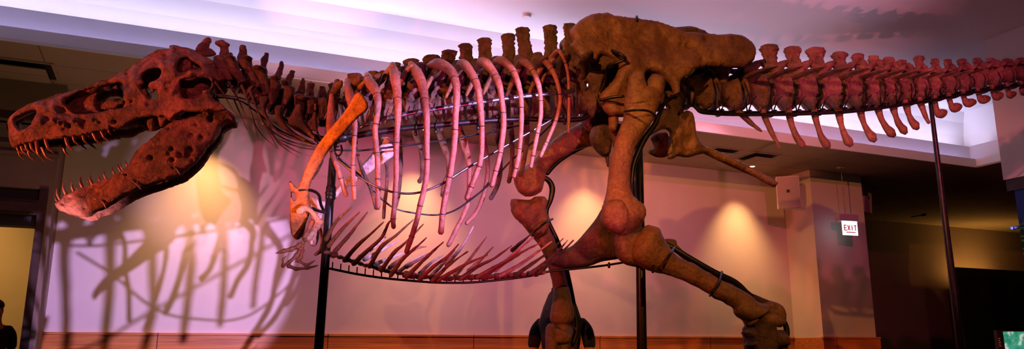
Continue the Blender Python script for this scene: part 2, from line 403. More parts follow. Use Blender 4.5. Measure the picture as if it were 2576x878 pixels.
# column at the wall's right end
UC0, UC1, WC = 8.97, 10.03, .59
B = MB(); wbox(B, -.6, WC, UC0, UC1, 0, Z1 + .01); struct('wall_column', B, M['wall'])
# timber rail panelling along wall and column
B = MB(); wbox(B, .0, .03, UL, UC0 - .03, .35, ZR); wbox(B, 0, .045, UL, UC0 - .03, ZR - .012, ZR + .012)
wbox(B, 0, WC, UC0 - .03, UC0, .35, ZR); wbox(B, WC, WC + .03, UC0 - .03, UC1 + .05, .35, ZR); wbox(B, WC, WC + .045, UC0 - .04, UC1 + .05, ZR - .012, ZR + .012)
struct('trim_1', B, M['wood'])
# wall with the door, standing proud of the long wall
WD = .55
def uz(x, y, w):
    p = onw(x, y, w); return (p.x * TW.x + p.y * TW.y, p.z)
uo, zo = uz(70, 720, WD)            # opening's right edge
uc, _ = uz(92, 720, WD)
_, ztop = uz(60, 472, WD); _, zop = uz(60, 567, WD); _, ztr = uz(60, 540, WD); _, zh2 = uz(60, 503, WD)
DOOR_L = uo - 2.1
B = MB(); wbox(B, .0, WD, uo + .0, UL, 0, Z1 + .02); wbox(B, .0, WD, DOOR_L, uo, ztop, Z1 + .02); wbox(B, 0, WD, -6.5, DOOR_L, 0, Z1 + .02)
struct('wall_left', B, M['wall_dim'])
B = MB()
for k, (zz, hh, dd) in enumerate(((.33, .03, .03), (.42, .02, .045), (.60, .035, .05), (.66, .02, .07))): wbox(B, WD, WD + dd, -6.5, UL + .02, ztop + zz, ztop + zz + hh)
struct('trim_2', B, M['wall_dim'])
B = MB(); wbox(B, WD - .25, WD + .03, uo, uc, 0, ztop); wbox(B, WD - .25, WD + .03, DOOR_L - (uc - uo), DOOR_L, 0, ztop)
wbox(B, WD - .25, WD + .02, DOOR_L, uo, ztr, zh2); wbox(B, WD + .0, WD + .045, uo - .42, uo - .02, zh2 - .12, zh2 - .03)
door = B.build('door_1', M['wood_dark'], origin=wp(0, 0, 0), rz=WANG, smooth=False); door['kind'] = 'structure'
B = MB(); wbox(B, WD - .22, WD - .05, DOOR_L, uo, zop, ztr); wbox(B, WD - .22, WD - .06, DOOR_L, uo, zh2, ztop); B.build('transom_panel', M['black'], parent=door, smooth=False)
# room behind the door
B = MB(); wbox(B, -3.2, -3.0, -8, UL - .0, 0, Z1); wbox(B, -3.0, 0, UL - .05, UL, 0, Z1); wbox(B, -3.2, 0, -8, UL, Z1 - .01, Z1 + .1); struct('wall_hall', B, M['wall'])
spot('hall_beam', wp(-1.2, -3.2, Z1 - .1), wp(-3.0, -2.6, EYE + .6), (1.0, .48, .10), 260, 80, .9, .1)

# soffit, lips, coves and tray ceiling
CU = 11.169
B = MB(); wbox(B, -8, 1.745, -9, 20, Z1, Z1 + .02); wbox(B, 1.745, 14, CU, 20, Z1, Z1 + .02); struct('ceiling_soffit', B, M['soffit'])
B = MB()
wbox(B, 1.715, 1.745, -9, CU, Z1 - .002, Z1T); wbox(B, 1.715, 14, CU, CU + .03, Z1 - .002, Z1T)          # lip 1
wbox(B, 1.44, 1.47, -9, CU + .27, Z1 + .02, Z3); wbox(B, 1.44, 14, CU + .27, CU + .30, Z1 + .02, Z3)    # second fascia
wbox(B, 1.15, 1.46, -9, CU + .6, Z3 - .16, Z3 - .12); wbox(B, 1.15, 14, CU + .28, CU + .6, Z3 - .16, Z3 - .12)
struct('trim_3', B, M['ceil'])
B = MB()
q = [(1.15, Z3 - .13), (1.16, Z3 + .05), (1.22, Z3 + .25), (1.32, Z3 + .44), (1.45, Z4)]
for (a, b) in zip(q[:-1], q[1:]):
    k0 = CU + (1.745 - a[0]); k1 = CU + (1.745 - b[0])
    wquad(B, (a[0], -9, a[1]), (a[0], k0, a[1]), (b[0], k1, b[1]), (b[0], -9, b[1]))
    wquad(B, (a[0], k0, a[1]), (14, k0, a[1]), (14, k1, b[1]), (b[0], k1, b[1]))
struct('ceiling_cove', B, M['ceil'])
B = MB(); wbox(B, 1.45, 14, -9, CU + .3, Z4, Z4 + .03); struct('ceiling', B, M['ceil'])
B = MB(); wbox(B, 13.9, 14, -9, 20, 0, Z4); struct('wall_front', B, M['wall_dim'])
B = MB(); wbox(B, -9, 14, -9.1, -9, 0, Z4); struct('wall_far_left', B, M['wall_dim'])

# right: hall beyond the column
WF = -2.6
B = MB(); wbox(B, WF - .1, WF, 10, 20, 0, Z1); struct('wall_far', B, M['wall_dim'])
B = MB(); wbox(B, WF + .02, WF + .75, 16.3, 20, EYE + 1.9, EYE + 1.97)
u0, zc0 = uz(2405, 672, -1.6); u1, zc1 = uz(2570, 680, -1.6)
B = MB(); wbox(B, -1.75, -1.6, u0, u1 + 1.5, 0, zc0)
o = B.build('display_partition', M['black'], origin=wp(-1.6, u0, 0), rz=WANG, smooth=False); tag(o, 'low black display partition with amber light glowing along its top edge', 'partition')
along_wall_area('uplight_far', -2.1, u1 - .35, zc0 - .12, 1.3, .12, NW * .5 + UP, (1.0, .48, .10), 13)
spot('ceiling_far_light', wp(-1.0, u1 + .4, EYE + 1.6), wp(-1.9, u1 + .2, Z1), (1.0, .45, .10), 9, 90, .9, .1)
spot('dim_right_beam', wp(3, 13.5, 3.4), wp(-2, 13.8, 1.5), (1.0, .40, .16), 30, 80, 1, .3)

# partition at the frame's right edge carrying a screen
UPR, DPR = 8.98, DW - 6.0
_p = onw(2524, 453, DPR); zpb = _p.z; upr = _p.x * TW.x + _p.y * TW.y
B = MB(); wbox(B, DPR, DPR + 5, upr, upr + .35, zpb, Z4); struct('wall_right', B, M['wall'])
B = MB(); wbox(B, DPR + .02, DPR + 5, upr + .01, upr + .3, zpb - .14, zpb); struct('trim_4', B, M['black'])

# ------------------------------------------------------------------ fittings
def disc(B, c, r, z, th, n=32):
    vs = []; 
    for zz, rr in ((z, r), (z - th * .6, r), (z - th, r * .86)):
        for k in range(n): a = 2 * math.pi * k / n; vs.append((c[0] + rr * math.cos(a), c[1] + rr * math.sin(a), zz))
    fs = [(i * n + k, i * n + (k + 1) % n, (i + 1) * n + (k + 1) % n, (i + 1) * n + k) for i in range(2) for k in range(n)]
    fs += [tuple(range(n)), tuple(range(2 * n, 3 * n))]
    B.add(vs, fs)
dl_labels = ['recessed ceiling downlight above the glow behind the neck', 'recessed ceiling downlight above the glow seen through the ribs', 'recessed ceiling downlight above the glow between the two legs', 'small lit round downlight in soffit left of the white loudspeaker']
for i, u in enumerate(DOWN_U):
    c = wp(.43, u, Z1)
    e = empty('downlight', c, label=dl_labels[i], cat='ceiling light', group='downlights along the wall')
    B = MB(); n = 28
    for rr0, rr1, z0_, z1_ in ((.055, .048, Z1, Z1 - .008), (.048, .036, Z1 - .008, Z1 - .003)):
        vs = [(c.x + r_ * math.cos(2 * math.pi * k / n), c.y + r_ * math.sin(2 * math.pi * k / n), z_) for r_, z_ in ((rr0, z0_), (rr1, z1_)) for k in range(n)]
        B.add(vs, [(k, (k + 1) % n, n + (k + 1) % n, n + k) for k in range(n)])
    B.build('trim_ring', M['white_plastic'], parent=e)
    B = MB(); disc(B, c, .034, Z1 - .002, .004); B.build('lens', M['lamp'], parent=e)
def vent(w0, w1, u0, u1, label):
    c = wp((w0 + w1) / 2, (u0 + u1) / 2, Z1)
    e = empty('ceiling_vent', c, WANG, label=label, cat='air vent', group='square vents in the soffit')
    B = MB(); b = .028
    wbox(B, w0, w1, u0, u0 + b, Z1 - .014, Z1); wbox(B, w0, w1, u1 - b, u1, Z1 - .014, Z1); wbox(B, w0, w0 + b, u0 + b, u1 - b, Z1 - .014, Z1); wbox(B, w1 - b, w1, u0 + b, u1 - b, Z1 - .014, Z1)
    B.build('frame', M['soffit'], parent=e, smooth=False)
    B = MB(); wbox(B, w0 + b, w1 - b, u0 + b, u1 - b, Z1 - .003, Z1 - .001); B.build('opening', M['dark_gap'], parent=e, smooth=False)
    B = MB(); wbox(B, w0 + .05, w1 - .075, u0 + (.075 if u0 > 0 else .05), u1 - (.05 if u0 > 0 else .075), Z1 - .058, Z1 - .048); B.build('panel', M['soffit'], parent=e, smooth=False)
vent(.72, 1.19, 7.41, 7.89, 'square ceiling vent beside the small lit downlight')
vent(.68, 1.24, -2.4, -1.14, 'square ceiling vent at upper left above the snout')
vent(.80, 1.2, 6.75, 7.2, 'flush square ceiling vent nearest the hip')
B = MB(); disc(B, wp(2.05, 3.5, 0), .055, Z4, .035)
o = B.build('smoke_detector', M['white_plastic'], sharp=40); tag(o, 'small round white smoke detector on the lilac ceiling', 'smoke detector')

def bevel(o, w, s=2):
    m = o.modifiers.new('bevel', 'BEVEL'); m.width = w; m.segments = s; m.limit_method = 'ANGLE'
def rbox(name, m, c, sx, sy, sz, rz, parent=None, bev=.01, tilt=0):
    """box centred at c with its own rotation"""
    me = bpy.data.meshes.new(name); o = bpy.data.objects.new(name, me); COL.objects.link(o)
    vs = [(a * sx / 2, b * sy / 2, d * sz / 2) for a in (-1, 1) for b in (-1, 1) for d in (-1, 1)]
    me.from_pydata(vs, [], [(0, 1, 3, 2), (4, 6, 7, 5), (0, 4, 5, 1), (2, 3, 7, 6), (0, 2, 6, 4), (1, 5, 7, 3)]); me.materials.append(m)
    if parent is None: o.location = c; o.rotation_euler = (tilt, 0, rz)
    else: o.parent = parent; o.location = c
    if bev: bevel(o, bev)
    return o
# loudspeakers
def speaker(c, rz, tilt, sx, sz, label, hang):
    e = empty('loudspeaker', c, rz, label=label, cat='speaker', group='wall loudspeakers')
    e.rotation_euler = (tilt, 0, rz)
    rbox('cabinet', M['white_plastic'], (0, .14, 0), sx, .26, sz, 0, e, .012)
    fr = rbox('grille', M['grille'], (0, 0.005, 0), sx * .93, .02, sz * .95, 0, e, .006)
    rbox('badge', M['black'], (0, -.008, .02), .045, .01, .045, 0, e, .004)
    rbox('bracket', M['black'], (0, .27 + hang / 2, 0), .07, hang, .12, 0, e, .004)
M['grille'] = mat('speaker_grille', noisy((.40, .33, .33), (.47, .39, .39), None, 160, .7, .5, 300))
speaker(onw(1983, 484, .72), WANG - .72, math.radians(8), .33, .49, 'pale rectangular loudspeaker on the wall left of the column', .16)
speaker(onw(2184, 501, .22), WANG + .35, math.radians(4), .30, .47, 'pale loudspeaker sticking out behind the right side of the column', .05)
# exit sign
c = onw(2132, 548, .94)
ex = empty('exit_sign', c, WANG - .12, label='lit white exit sign with red letters hanging from the soffit on a rod', cat='exit sign')
rbox('housing', M['white_plastic'], (0, .02, 0), .34, .11, .10, 0, ex, .006)
B = MB(); wtube(B, [c + V((-.03, 0, .03)), V((c.x - .03, c.y, Z1 - .002))], [.006, .006], n=8); B.build('rod', M['bone_pale'], parent=ex)
B = MB(); disc(B, (c.x - .03, c.y), .07, Z1, .012); B.build('ceiling_plate', M['white_plastic'], parent=ex)
fc = rbox('face', M['exit_face'], (.025, .0, -.155), .265, .02, .215, 0, ex, .002)
def letters(parent, x, y, z, h, m):
    t = h * .17; w = h * .55; gap = h * .78
    def bar(a, b, th=t):
        dx, dz = b[0] - a[0], b[1] - a[1]; L = math.hypot(dx, dz); nx, nz_ = -dz / L * th / 2, dx / L * th / 2
        f = [(a[0] + nx, a[1] + nz_), (b[0] + nx, b[1] + nz_), (b[0] - nx, b[1] - nz_), (a[0] - nx, a[1] - nz_)]
        return f
    segs = {'E': [((0, 0), (0, 1)), ((0, 0), (1, 0)), ((0, .5), (.9, .5)), ((0, 1), (1, 1))], 'X': [((0, 0), (1, 1)), ((0, 1), (1, 0))], 'I': [((.5, 0), (.5, 1))], 'T': [((.5, 0), (.5, 1)), ((0, 1), (1, 1))]}
    me = bpy.data.meshes.new('lettering'); vs = []; fs = []
    for k, chh in enumerate('EXIT'):
        for a, b in segs[chh]:
            ox = (k - 1.5) * gap - w / 2
            q = bar((ox + a[0] * w, a[1] * h), (ox + b[0] * w, b[1] * h))
            o0 = len(vs); vs += [(x + p_[0], y, z + p_[1]) for p_ in q] + [(x + p_[0], y + .004, z + p_[1]) for p_ in q]
            fs += [(o0, o0 + 1, o0 + 2, o0 + 3), (o0 + 4, o0 + 7, o0 + 6, o0 + 5)] + [(o0 + i, o0 + 4 + i, o0 + 4 + (i + 1) % 4, o0 + (i + 1) % 4) for i in range(4)]
    o0 = len(vs)      # arrow line below the word
    for yy in (y, y + .004): vs += [(x - .08, yy, z - .035), (x + .085, yy, z - .035), (x + .085, yy, z - .023), (x - .08, yy, z - .023)]
    fs += [(o0, o0 + 1, o0 + 2, o0 + 3), (o0 + 4, o0 + 7, o0 + 6, o0 + 5)]
    me.from_pydata(vs, [], fs); me.materials.append(m); o = bpy.data.objects.new('lettering', me); COL.objects.link(o); o.parent = parent
letters(fc, 0, -.0155, -.035, .075, M['exit_red'])
# small camera-like spot on the dark wall
c = onw(2320, 541, -1.2)
e = empty('security_camera', c, WANG, label='tiny dark camera mounted on the dim wall right of the column', cat='camera')
B = MB(); wtube(B, [c, c - NW * .07], [.028, .024], n=14); B.build('body', M['black'], parent=e)
B = MB(); wtube(B, [c + NW * .0, wp(-3.4 + .8, 0, 0) * 0 + c + NW * .25], [.010, .010], n=8); B.build('arm', M['black'], parent=e)
# blue lamp on the right partition
c = onw(2546, 574, DPR - .05)
e = empty('blue_lamp', c, label='tiny intense blue stage lamp at the right edge', cat='lamp')
B = MB(); blob(B, c - NW * 0, (V((.016, 0, 0)), V((0, .016, 0)), V((0, 0, .016))), nz=0); B.build('bulb', M['led_blue'], parent=e)
B = MB(); wtube(B, [c + TW * .018, wp(DPR + .14, upr + .075, c.z)], [.017, .02], n=14); B.build('housing', M['black'], parent=e)
spot('blue_lamp_light', c - NW * .03, c - NW * 1 - TW * 1, (.1, .12, 1.0), 3, 120, .8, .02)
# big projection screen under the right wall: dark blue forest picture
def screen_m(nt, b):
    tc = N_(nt, 'ShaderNodeTexCoord'); sx = N_(nt, 'ShaderNodeSeparateXYZ'); nt.links.new(tc.outputs['Object'], sx.inputs[0])
    wv = N_(nt, 'ShaderNodeTexWave'); wv.inputs['Scale'].default_value = 6; wv.inputs['Distortion'].default_value = 7; wv.inputs['Detail'].default_value = 6; wv.inputs['Detail Scale'].default_value = 2.5
    mp = N_(nt, 'ShaderNodeMapping'); mp.inputs['Rotation'].default_value = (0, .75, 0); nt.links.new(tc.outputs['Object'], mp.inputs[0]); nt.links.new(mp.outputs[0], wv.inputs[0])
    fr = ramp(nt, [(.45, (.001, .003, .003)), (.9, (.012, .030, .006))]); nt.links.new(wv.outputs['Fac'], fr.inputs['Fac'])
    sky = ramp(nt, [(0, (.002, .006, .03)), (1, (.006, .005, .022))]); mr = N_(nt, 'ShaderNodeMapRange'); mr.inputs['From Min'].default_value = 2.55; mr.inputs['From Max'].default_value = 2.75
    nt.links.new(sx.outputs['Z'], mr.inputs['Value'])
    mx = N_(nt, 'ShaderNodeMixRGB'); nt.links.new(mr.outputs[0], mx.inputs[0]); nt.links.new(fr.outputs[0], mx.inputs[1]); nt.links.new(sky.outputs[0], mx.inputs[2])
    nt.links.new(mx.outputs[0], b.inputs['Emission Color']); b.inputs['Emission Strength'].default_value = 1.0; b.inputs['Base Color'].default_value = (.004, .004, .006, 1); b.inputs['Roughness'].default_value = .9; b.inputs['Specular IOR Level'].default_value = .1
M['screen'] = mat('dark_forest_picture', screen_m)
B = MB(); wbox(B, DPR + .08, DPR + 4.9, upr + .05, upr + .10, .4, zpb - .14)
o = B.build('projection_screen', M['screen'], origin=wp(DPR + 2, upr, 0), rz=WANG, smooth=False); tag(o, 'tall dark screen showing blue sky and palm fronds at the right edge', 'screen')
# touch display at bottom right
def kiosk_m(nt, b):
    tc = N_(nt, 'ShaderNodeTexCoord'); n = N_(nt, 'ShaderNodeTexNoise'); n.inputs['Scale'].default_value = 9; n.inputs['Detail'].default_value = 3
    nt.links.new(tc.outputs['Object'], n.inputs[0]); r = ramp(nt, [(.40, (.02, .22, .13)), (.54, (.06, .36, .22)), (.60, (.55, .62, .55))])
    nt.links.new(n.outputs['Fac'], r.inputs[0]); nt.links.new(r.outputs[0], b.inputs['Emission Color']); b.inputs['Emission Strength'].default_value = .9
    b.inputs['Base Color'].default_value = (.01, .03, .02, 1); b.inputs['Roughness'].default_value = .3
M['kiosk'] = mat('green_picture', kiosk_m)
c = onw(2590, 900, 3.2)
e = empty('display_kiosk', V((c.x, c.y, 0)), WANG - .25, label='upright black display panel with a green picture at bottom right', cat='display')
kz = onw(2560, 831, 3.2).z; hw = .36
px0 = onw(2523, 860, 3.2)
off = (px0 - c).dot(V((math.cos(WANG - .25), math.sin(WANG - .25), 0)))
rbox('bezel', M['black'], (off + hw, 0, kz - .3), hw * 2, .05, .6, 0, e, .006)
rbox('screen', M['kiosk'], (off + hw + .04, -.027, kz - .3), hw * 2 - .10, .004, .57, 0, e, 0)
rbox('post', M['black'], (off + hw, .02, (kz - .6) / 2), .12, .06, kz - .6, 0, e, .004)
rbox('foot_plate', M['black'], (off + hw, .02, .01), .5, .4, .02, 0, e, .004)
B = MB()
for k in range(5):
    z_ = kz - .10 - k * .022
    L_ = .030 - (k % 2) * .008
    B.add([(off + .012, -.0275, z_), (off + .012 + L_, -.0275, z_), (off + .012 + L_, -.0275, z_ + .008), (off + .012, -.0275, z_ + .008)], [(0, 1, 2, 3)])
me = bpy.data.meshes.new('caption'); me.from_pydata(B.v, [], B.f); me.materials.append(M['white_plastic']); o = bpy.data.objects.new('caption', me); COL.objects.link(o); o.parent = e

# ------------------------------------------------------------------ the display platform (under the frame)
PLAT = .42
B = MB(); cs = [TB * a + NB * (DB + b) for a in (-4.6, 6.2) for b in (-1.4, .72)]
vs = [V((c.x, c.y, z)) for c in cs for z in (0, PLAT)]
B.add(vs, [(0, 1, 3, 2), (4, 6, 7, 5), (0, 4, 5, 1), (2, 3, 7, 6), (0, 2, 6, 4), (1, 5, 7, 3)])
o = B.build('display_platform', M['platform'], smooth=False); tag(o, 'low grey platform the dinosaur skeleton stands on', 'platform'); bevel(o, .02)

#@@SKELETON
# ------------------------------------------------------------------ the skeleton
g = pt(1560, 300, 0)
SK = empty('dinosaur_skeleton', V((g.x, g.y, PLAT)), label='huge brown mounted tyrannosaur skeleton with open jaws and outstretched tail', cat='dinosaur skeleton')
def part(B, name, m, parent=None, label=None, **k):
    o = B.build(name, m, parent=parent or SK, **k)
    if label: o['label'] = label
    return o
def lerp(a, b, t): return a + (b - a) * t
def itp(x, T):
    if x <= T[0][0]: return T[0][1]
    for (a, b), (c, d) in zip(T[:-1], T[1:]):
        if x <= c: return b + (d - b) * (x - a) / (c - a)
    return T[-1][1]

# --- skull
s1 = crop(0, 200, 3.99); s2 = crop(280, 100, 3.659); sj = crop(120, 280, 3.136)
top = s1([(75, 435), (90, 400), (130, 350), (200, 300), (280, 258), (370, 222), (450, 203), (560, 163), (700, 123), (830, 92), (850, 78), (950, 50), (1020, 18), (1100, 5)]) + \
      s2([(40, 322), (70, 312), (110, 300), (160, 270), (260, 200), (340, 150), (420, 107), (500, 92), (538, 84), (545, 52), (600, 58), (650, 74), (730, 82), (790, 110), (860, 160), (940, 230), (1000, 290), (1045, 345)])
back = s2([(1040, 380), (1000, 388), (945, 372), (940, 430), (912, 500), (945, 550), (1010, 585), (1050, 625), (1040, 655), (950, 655), (850, 665), (750, 662), (660, 668), (600, 700), (545, 742), (520, 735), (480, 700), (440, 715), (400, 700), (300, 715), (210, 745), (120, 800), (40, 815), (0, 815)])
bot = s1([(1130, 500), (1050, 515), (950, 535), (870, 555), (800, 565), (720, 575), (640, 592), (520, 602), (430, 608), (330, 632), (240, 655), (150, 688), (118, 668), (100, 620), (93, 540), (82, 480)])
naris = s1([(160, 400), (230, 350), (300, 318), (362, 308), (358, 355), (325, 420), (300, 462), (255, 492), (205, 510), (172, 475), (158, 430)])
aof = s1([(966, 230), (980, 155), (1035, 108), (1120, 90), (1190, 88)]) + s2([(60, 345), (105, 395), (112, 460), (185, 500), (205, 545), (160, 600), (80, 645), (10, 642)]) + s1([(1060, 320), (1000, 320), (975, 285)])
orbit = s2([(300, 315), (350, 280), (400, 263), (442, 265), (460, 298), (440, 345), (392, 380), (352, 395), (342, 430), (365, 470), (345, 497), (318, 510), (288, 482), (276, 440), (300, 400), (285, 355)])
orb2 = s2([(335, 512), (385, 488), (402, 465), (425, 480), (432, 525), (415, 552), (360, 548)])
ltf = s2([(742, 212), (790, 225), (818, 255), (812, 286), (745, 275), (712, 262)])
WS = [(15, .07), (60, .09), (150, .11), (280, .13), (380, .16), (480, .20), (560, .21), (600, .21)]
TOPL = [(p[0], p[1]) for p in top]
def skull_d(x, y):
    yt = itp(x, TOPL); q = min(max((y - yt) / 75.0, 0), 1); return -itp(x, WS) * (.42 + .58 * math.sin(q * math.pi / 2))
def S1(x, y): return (x / 3.99, 200 + y / 3.99)
def S2(x, y): return (280 + x / 3.659, 100 + y / 3.659)
bm_ = []
for (x, y, r, a) in ((820, 260, 24, -.075), (700, 290, 14, -.04), (910, 200, 20, -.06), (640, 330, 10, -.02), (540, 300, 10, .02), (560, 420, 8, .014), (620, 450, 8, .014), (760, 430, 9, .014), (690, 470, 6, -.02), (850, 480, 8, -.012), (1150, 430, 4, -.02), (300, 555, 3, -.012), (480, 380, 8, -.015), (400, 450, 12, .015), (650, 500, 5, -.012)):
    bm_.append((*S1(x, y), r, a))
for (x, y, r, a) in ((680, 225, 15, -.09), (750, 235, 13, -.09), (650, 300, 8, -.04), (690, 400, 13, -.07), (770, 390, 18, -.07), (800, 500, 10, -.07), (660, 490, 9, -.07), (730, 450, 12, -.05), (740, 330, 10, .025), (850, 330, 10, .02), (590, 450, 12, .02), (540, 260, 16, .025), (440, 180, 20, -.02), (480, 430, 14, .01), (150, 320, 5, -.02), (230, 400, 14, .01), (300, 620, 10, .015), (190, 610, 4, -.02), (900, 610, 14, .015), (760, 580, 10, -.012), (860, 220, 16, .01), (40, 760, 5, -.018), (550, 400, 4, -.02), (520, 470, 4, -.02)):
    bm_.append((*S2(x, y), r, a))
B = MB()
sk3 = crop(0, 121, 3.404)
aof_near = sk3([(560, 455), (640, 402), (760, 352), (860, 328), (960, 302), (1030, 292), (1066, 325), (1056, 390), (1085, 440), (1135, 450), (1110, 482), (1060, 508), (960, 528), (840, 550), (720, 563), (640, 558), (585, 520)])
utf = sk3([(1532, 205), (1530, 140), (1562, 92), (1604, 90), (1660, 128), (1708, 152), (1722, 184), (1640, 190)])
ltf2 = sk3([(1545, 300), (1590, 268), (1690, 252), (1785, 262), (1812, 305), (1792, 352), (1735, 362), (1728, 398), (1690, 424), (1580, 430), (1556, 380)])
bm_ += [(*S1(470, 330), 7, .022), (*S1(420, 420), 9, .02), (*S1(545, 420), 3.2, .022), (*S1(600, 450), 3.2, .02), (*S1(655, 470), 3.2, .02), (*S1(575, 440), 2.8, -.022), (*S1(628, 460), 2.8, -.022), (*S1(700, 470), 4, -.03), (*S1(745, 440), 4, .02), (*S1(850, 430), 5, -.02), (*S1(930, 420), 5, .014), (*S1(1010, 440), 4, -.018), (*S2(330, 430), 5, .01), (*S2(590, 330), 7, .028), (*S2(600, 240), 6, .025), (*S2(560, 500), 8, .02), (*S2(880, 480), 8, .02), (*S2(720, 300), 6, .02), (*S2(470, 230), 8, .02), (*S2(500, 150), 7, -.03)]
bm_ = [b_ for b_ in bm_ if b_[3] > -.05]
slab(B, top + back + bot, [naris, aof_near, orbit, orb2, utf, ltf2], d=skull_d, T=.026, R=8, sp=3.2, bumps=bm_, nz=.006, ns=15, rough=1.6)
F_ = MB(); slab(F_, top + back + bot, [naris, aof, orbit, orb2, ltf], d=skull_d, T=.026, R=8, sp=4.5, nz=.006, ns=15, rough=1.6); B.add([mir(V(v)) for v in F_.v], F_.f)
# recessed inner walls of the openings
slab(B, sk3([(530, 450), (640, 385), (760, 335), (860, 310), (960, 286), (1040, 275), (1080, 320), (1070, 400), (1150, 440), (1120, 500), (960, 545), (840, 568), (720, 580), (620, 572), (560, 530)]), [s1([(966, 230), (980, 155), (1035, 108), (1120, 90), (1190, 88)]) + s2([(60, 345), (105, 395), (112, 460), (140, 520), (120, 600), (80, 630), (10, 630)]) + s1([(1060, 312), (1000, 314), (975, 280)])], d=lambda x, y: skull_d(x, y) + .075, T=.012, R=5, sp=5, nz=.006)
slab(B, sk3([(1500, 220), (1510, 120), (1560, 70), (1620, 70), (1740, 150), (1740, 210), (1640, 215)]), [sk3([(1650, 130), (1690, 140), (1712, 165), (1705, 180), (1655, 182)])], d=-.11, T=.02, R=6, sp=5, nz=.012)
slab(B, sk3([(1520, 300), (1590, 240), (1790, 235), (1840, 300), (1810, 380), (1720, 440), (1570, 450), (1530, 380)]), d=-.10, T=.02, R=8, sp=5, nz=.012, bumps=[(*sk3([(1640, 390)])[0], 8, .03), (*sk3([(1720, 300)])[0], 10, .02)])
# roof between the two sides
rt = closed(top, 8)[: -max(1, int(55))] if False else resamp(top, 3)
vs = []; K = 9
for q in rt:
    a = pt(q[0], q[1] + 1.5, skull_d(q[0], q[1] + 1.5)); b = mir(a)
    for k in range(K + 1):
        t = k / K; p = a.lerp(b, t); p = p - NB * .02 * (1 - 2 * t) + UP * (-.012 * math.sin(math.pi * t) + fn(p, 10) * .01)
        vs.append(p)
    for k in range(K, -1, -1):
        t = k / K; p = a.lerp(b, t) - UP * (.03 + .02 * math.sin(math.pi * t)); vs.append(p)
W2 = 2 * (K + 1)
B.add(vs, [(i * W2 + k, i * W2 + (k + 1) % W2, (i + 1) * W2 + (k + 1) % W2, (i + 1) * W2 + k) for i in range(len(rt) - 1) for k in range(W2)])
# braincase, palate and inner struts
pblob(B, *S2(720, 330), 0, 60, 48, .10, nz=.02)
pblob(B, *S2(860, 470), 0, 30, 34, .14, nz=.02)
pblob(B, *S2(900, 300), 0, 34, 36, .15, nz=.015)
slab(B, s1([(1000, 330), (1015, 270), (1060, 225), (1150, 196), (1225, 192)]) + s2([(60, 560), (140, 562), (150, 600), (60, 645), (0, 660)]), d=.0, T=.04, R=8, sp=5, nz=.01)
slab(B, s2([(0, 700), (60, 640), (200, 640), (400, 600), (560, 640), (600, 690), (540, 745), (470, 808), (400, 842), (330, 838), (280, 800), (200, 812), (100, 828), (0, 812)]), d=-.02, T=.05, R=10, sp=6, nz=.012)
loft(B, [(*S2(300, 640), *S2(440, 640)), (*S2(310, 740), *S2(400, 760)), (*S2(350, 830), *S2(380, 840))], d=-.10, ratio=.6, n=12)
loft(B, [(*S2(430, 660), *S2(560, 700)), (*S2(430, 740), *S2(520, 740)), (*S2(440, 790), *S2(470, 800))], d=-.14, ratio=.6, n=12)
loft(B, [(*S2(100, 350), *S2(160, 345)), (*S2(112, 430), *S2(165, 430)), (*S2(110, 540), *S2(190, 540)), (*S2(140, 585), *S2(185, 580))], d=-.10, ratio=.5, n=12)
# premaxilla front rounding
loft(B, [(*S1(84, 440), *S1(120, 420)), (*S1(93, 520), *S1(150, 515)), (*S1(100, 600), *S1(190, 590)), (*S1(130, 680), *S1(220, 655))], d=0, ratio=2.6, n=14)
skull = part(B, 'skull', M['bone_skull'])
def tooth(parent, rx, ry, tx, ty, hw, d, bend=.25):
    B = MB(); mx, my = (rx + tx) / 2, (ry + ty) / 2; dx, dy = tx - rx, ty - ry
    mx, my = mx - dy * bend * (-1 if dy < 0 else 1) * .0 + (-dx) * .0, my
    # curve: bulges towards the front of the mouth
    L = math.hypot(dx, dy); nx, ny = dy / L, -dx / L
    if nx > 0: nx, ny = -nx, -ny
    mx += nx * L * bend * .5; my += ny * L * bend * .5
    s = 1 / 380.0
    P = [(rx, ry, d, hw * s), (lerp(rx, mx, .6), lerp(ry, my, .6), d, hw * s), (mx + dx * .08, my + dy * .08, d, hw * .82 * s), (lerp(mx, tx, .6), lerp(my, ty, .6), d, hw * .5 * s), (tx, ty, d, hw * .12 * s)]
    tube(B, P, n=8, sub=3)
    return part(B, 'tooth', M['tooth'], parent=parent)
for (rx, ry, tx, ty, hw, far) in ((165, 665, 215, 748, 14, 0), (205, 655, 272, 765, 16, 0), (180, 690, 238, 808, 15, 1), (252, 640, 306, 738, 17, 0), (298, 630, 367, 745, 18, 0), (275, 700, 348, 820, 17, 1), (365, 610, 452, 835, 25, 0), (420, 690, 537, 823, 22, 1), (450, 595, 542, 745, 22, 0), (625, 650, 717, 788, 20, 1), (655, 575, 742, 722, 25, 0), (730, 560, 792, 666, 19, 0), (800, 600, 872, 705, 17, 1), (828, 555, 886, 656, 18, 0), (878, 570, 970, 703, 20, 1), (925, 535, 1040, 663, 21, 0), (1010, 525, 1106, 625, 19, 0), (1085, 500, 1120, 560, 13, 0), (1128, 480, 1157, 520, 11, 0)):
    a = S1(rx, ry - 15); b = S1(tx, ty); w = itp(a[0], WS)
    tooth(skull, a[0], a[1], b[0], b[1], hw / 3.99 * .85, (w - .03) if far else -(w - .005))

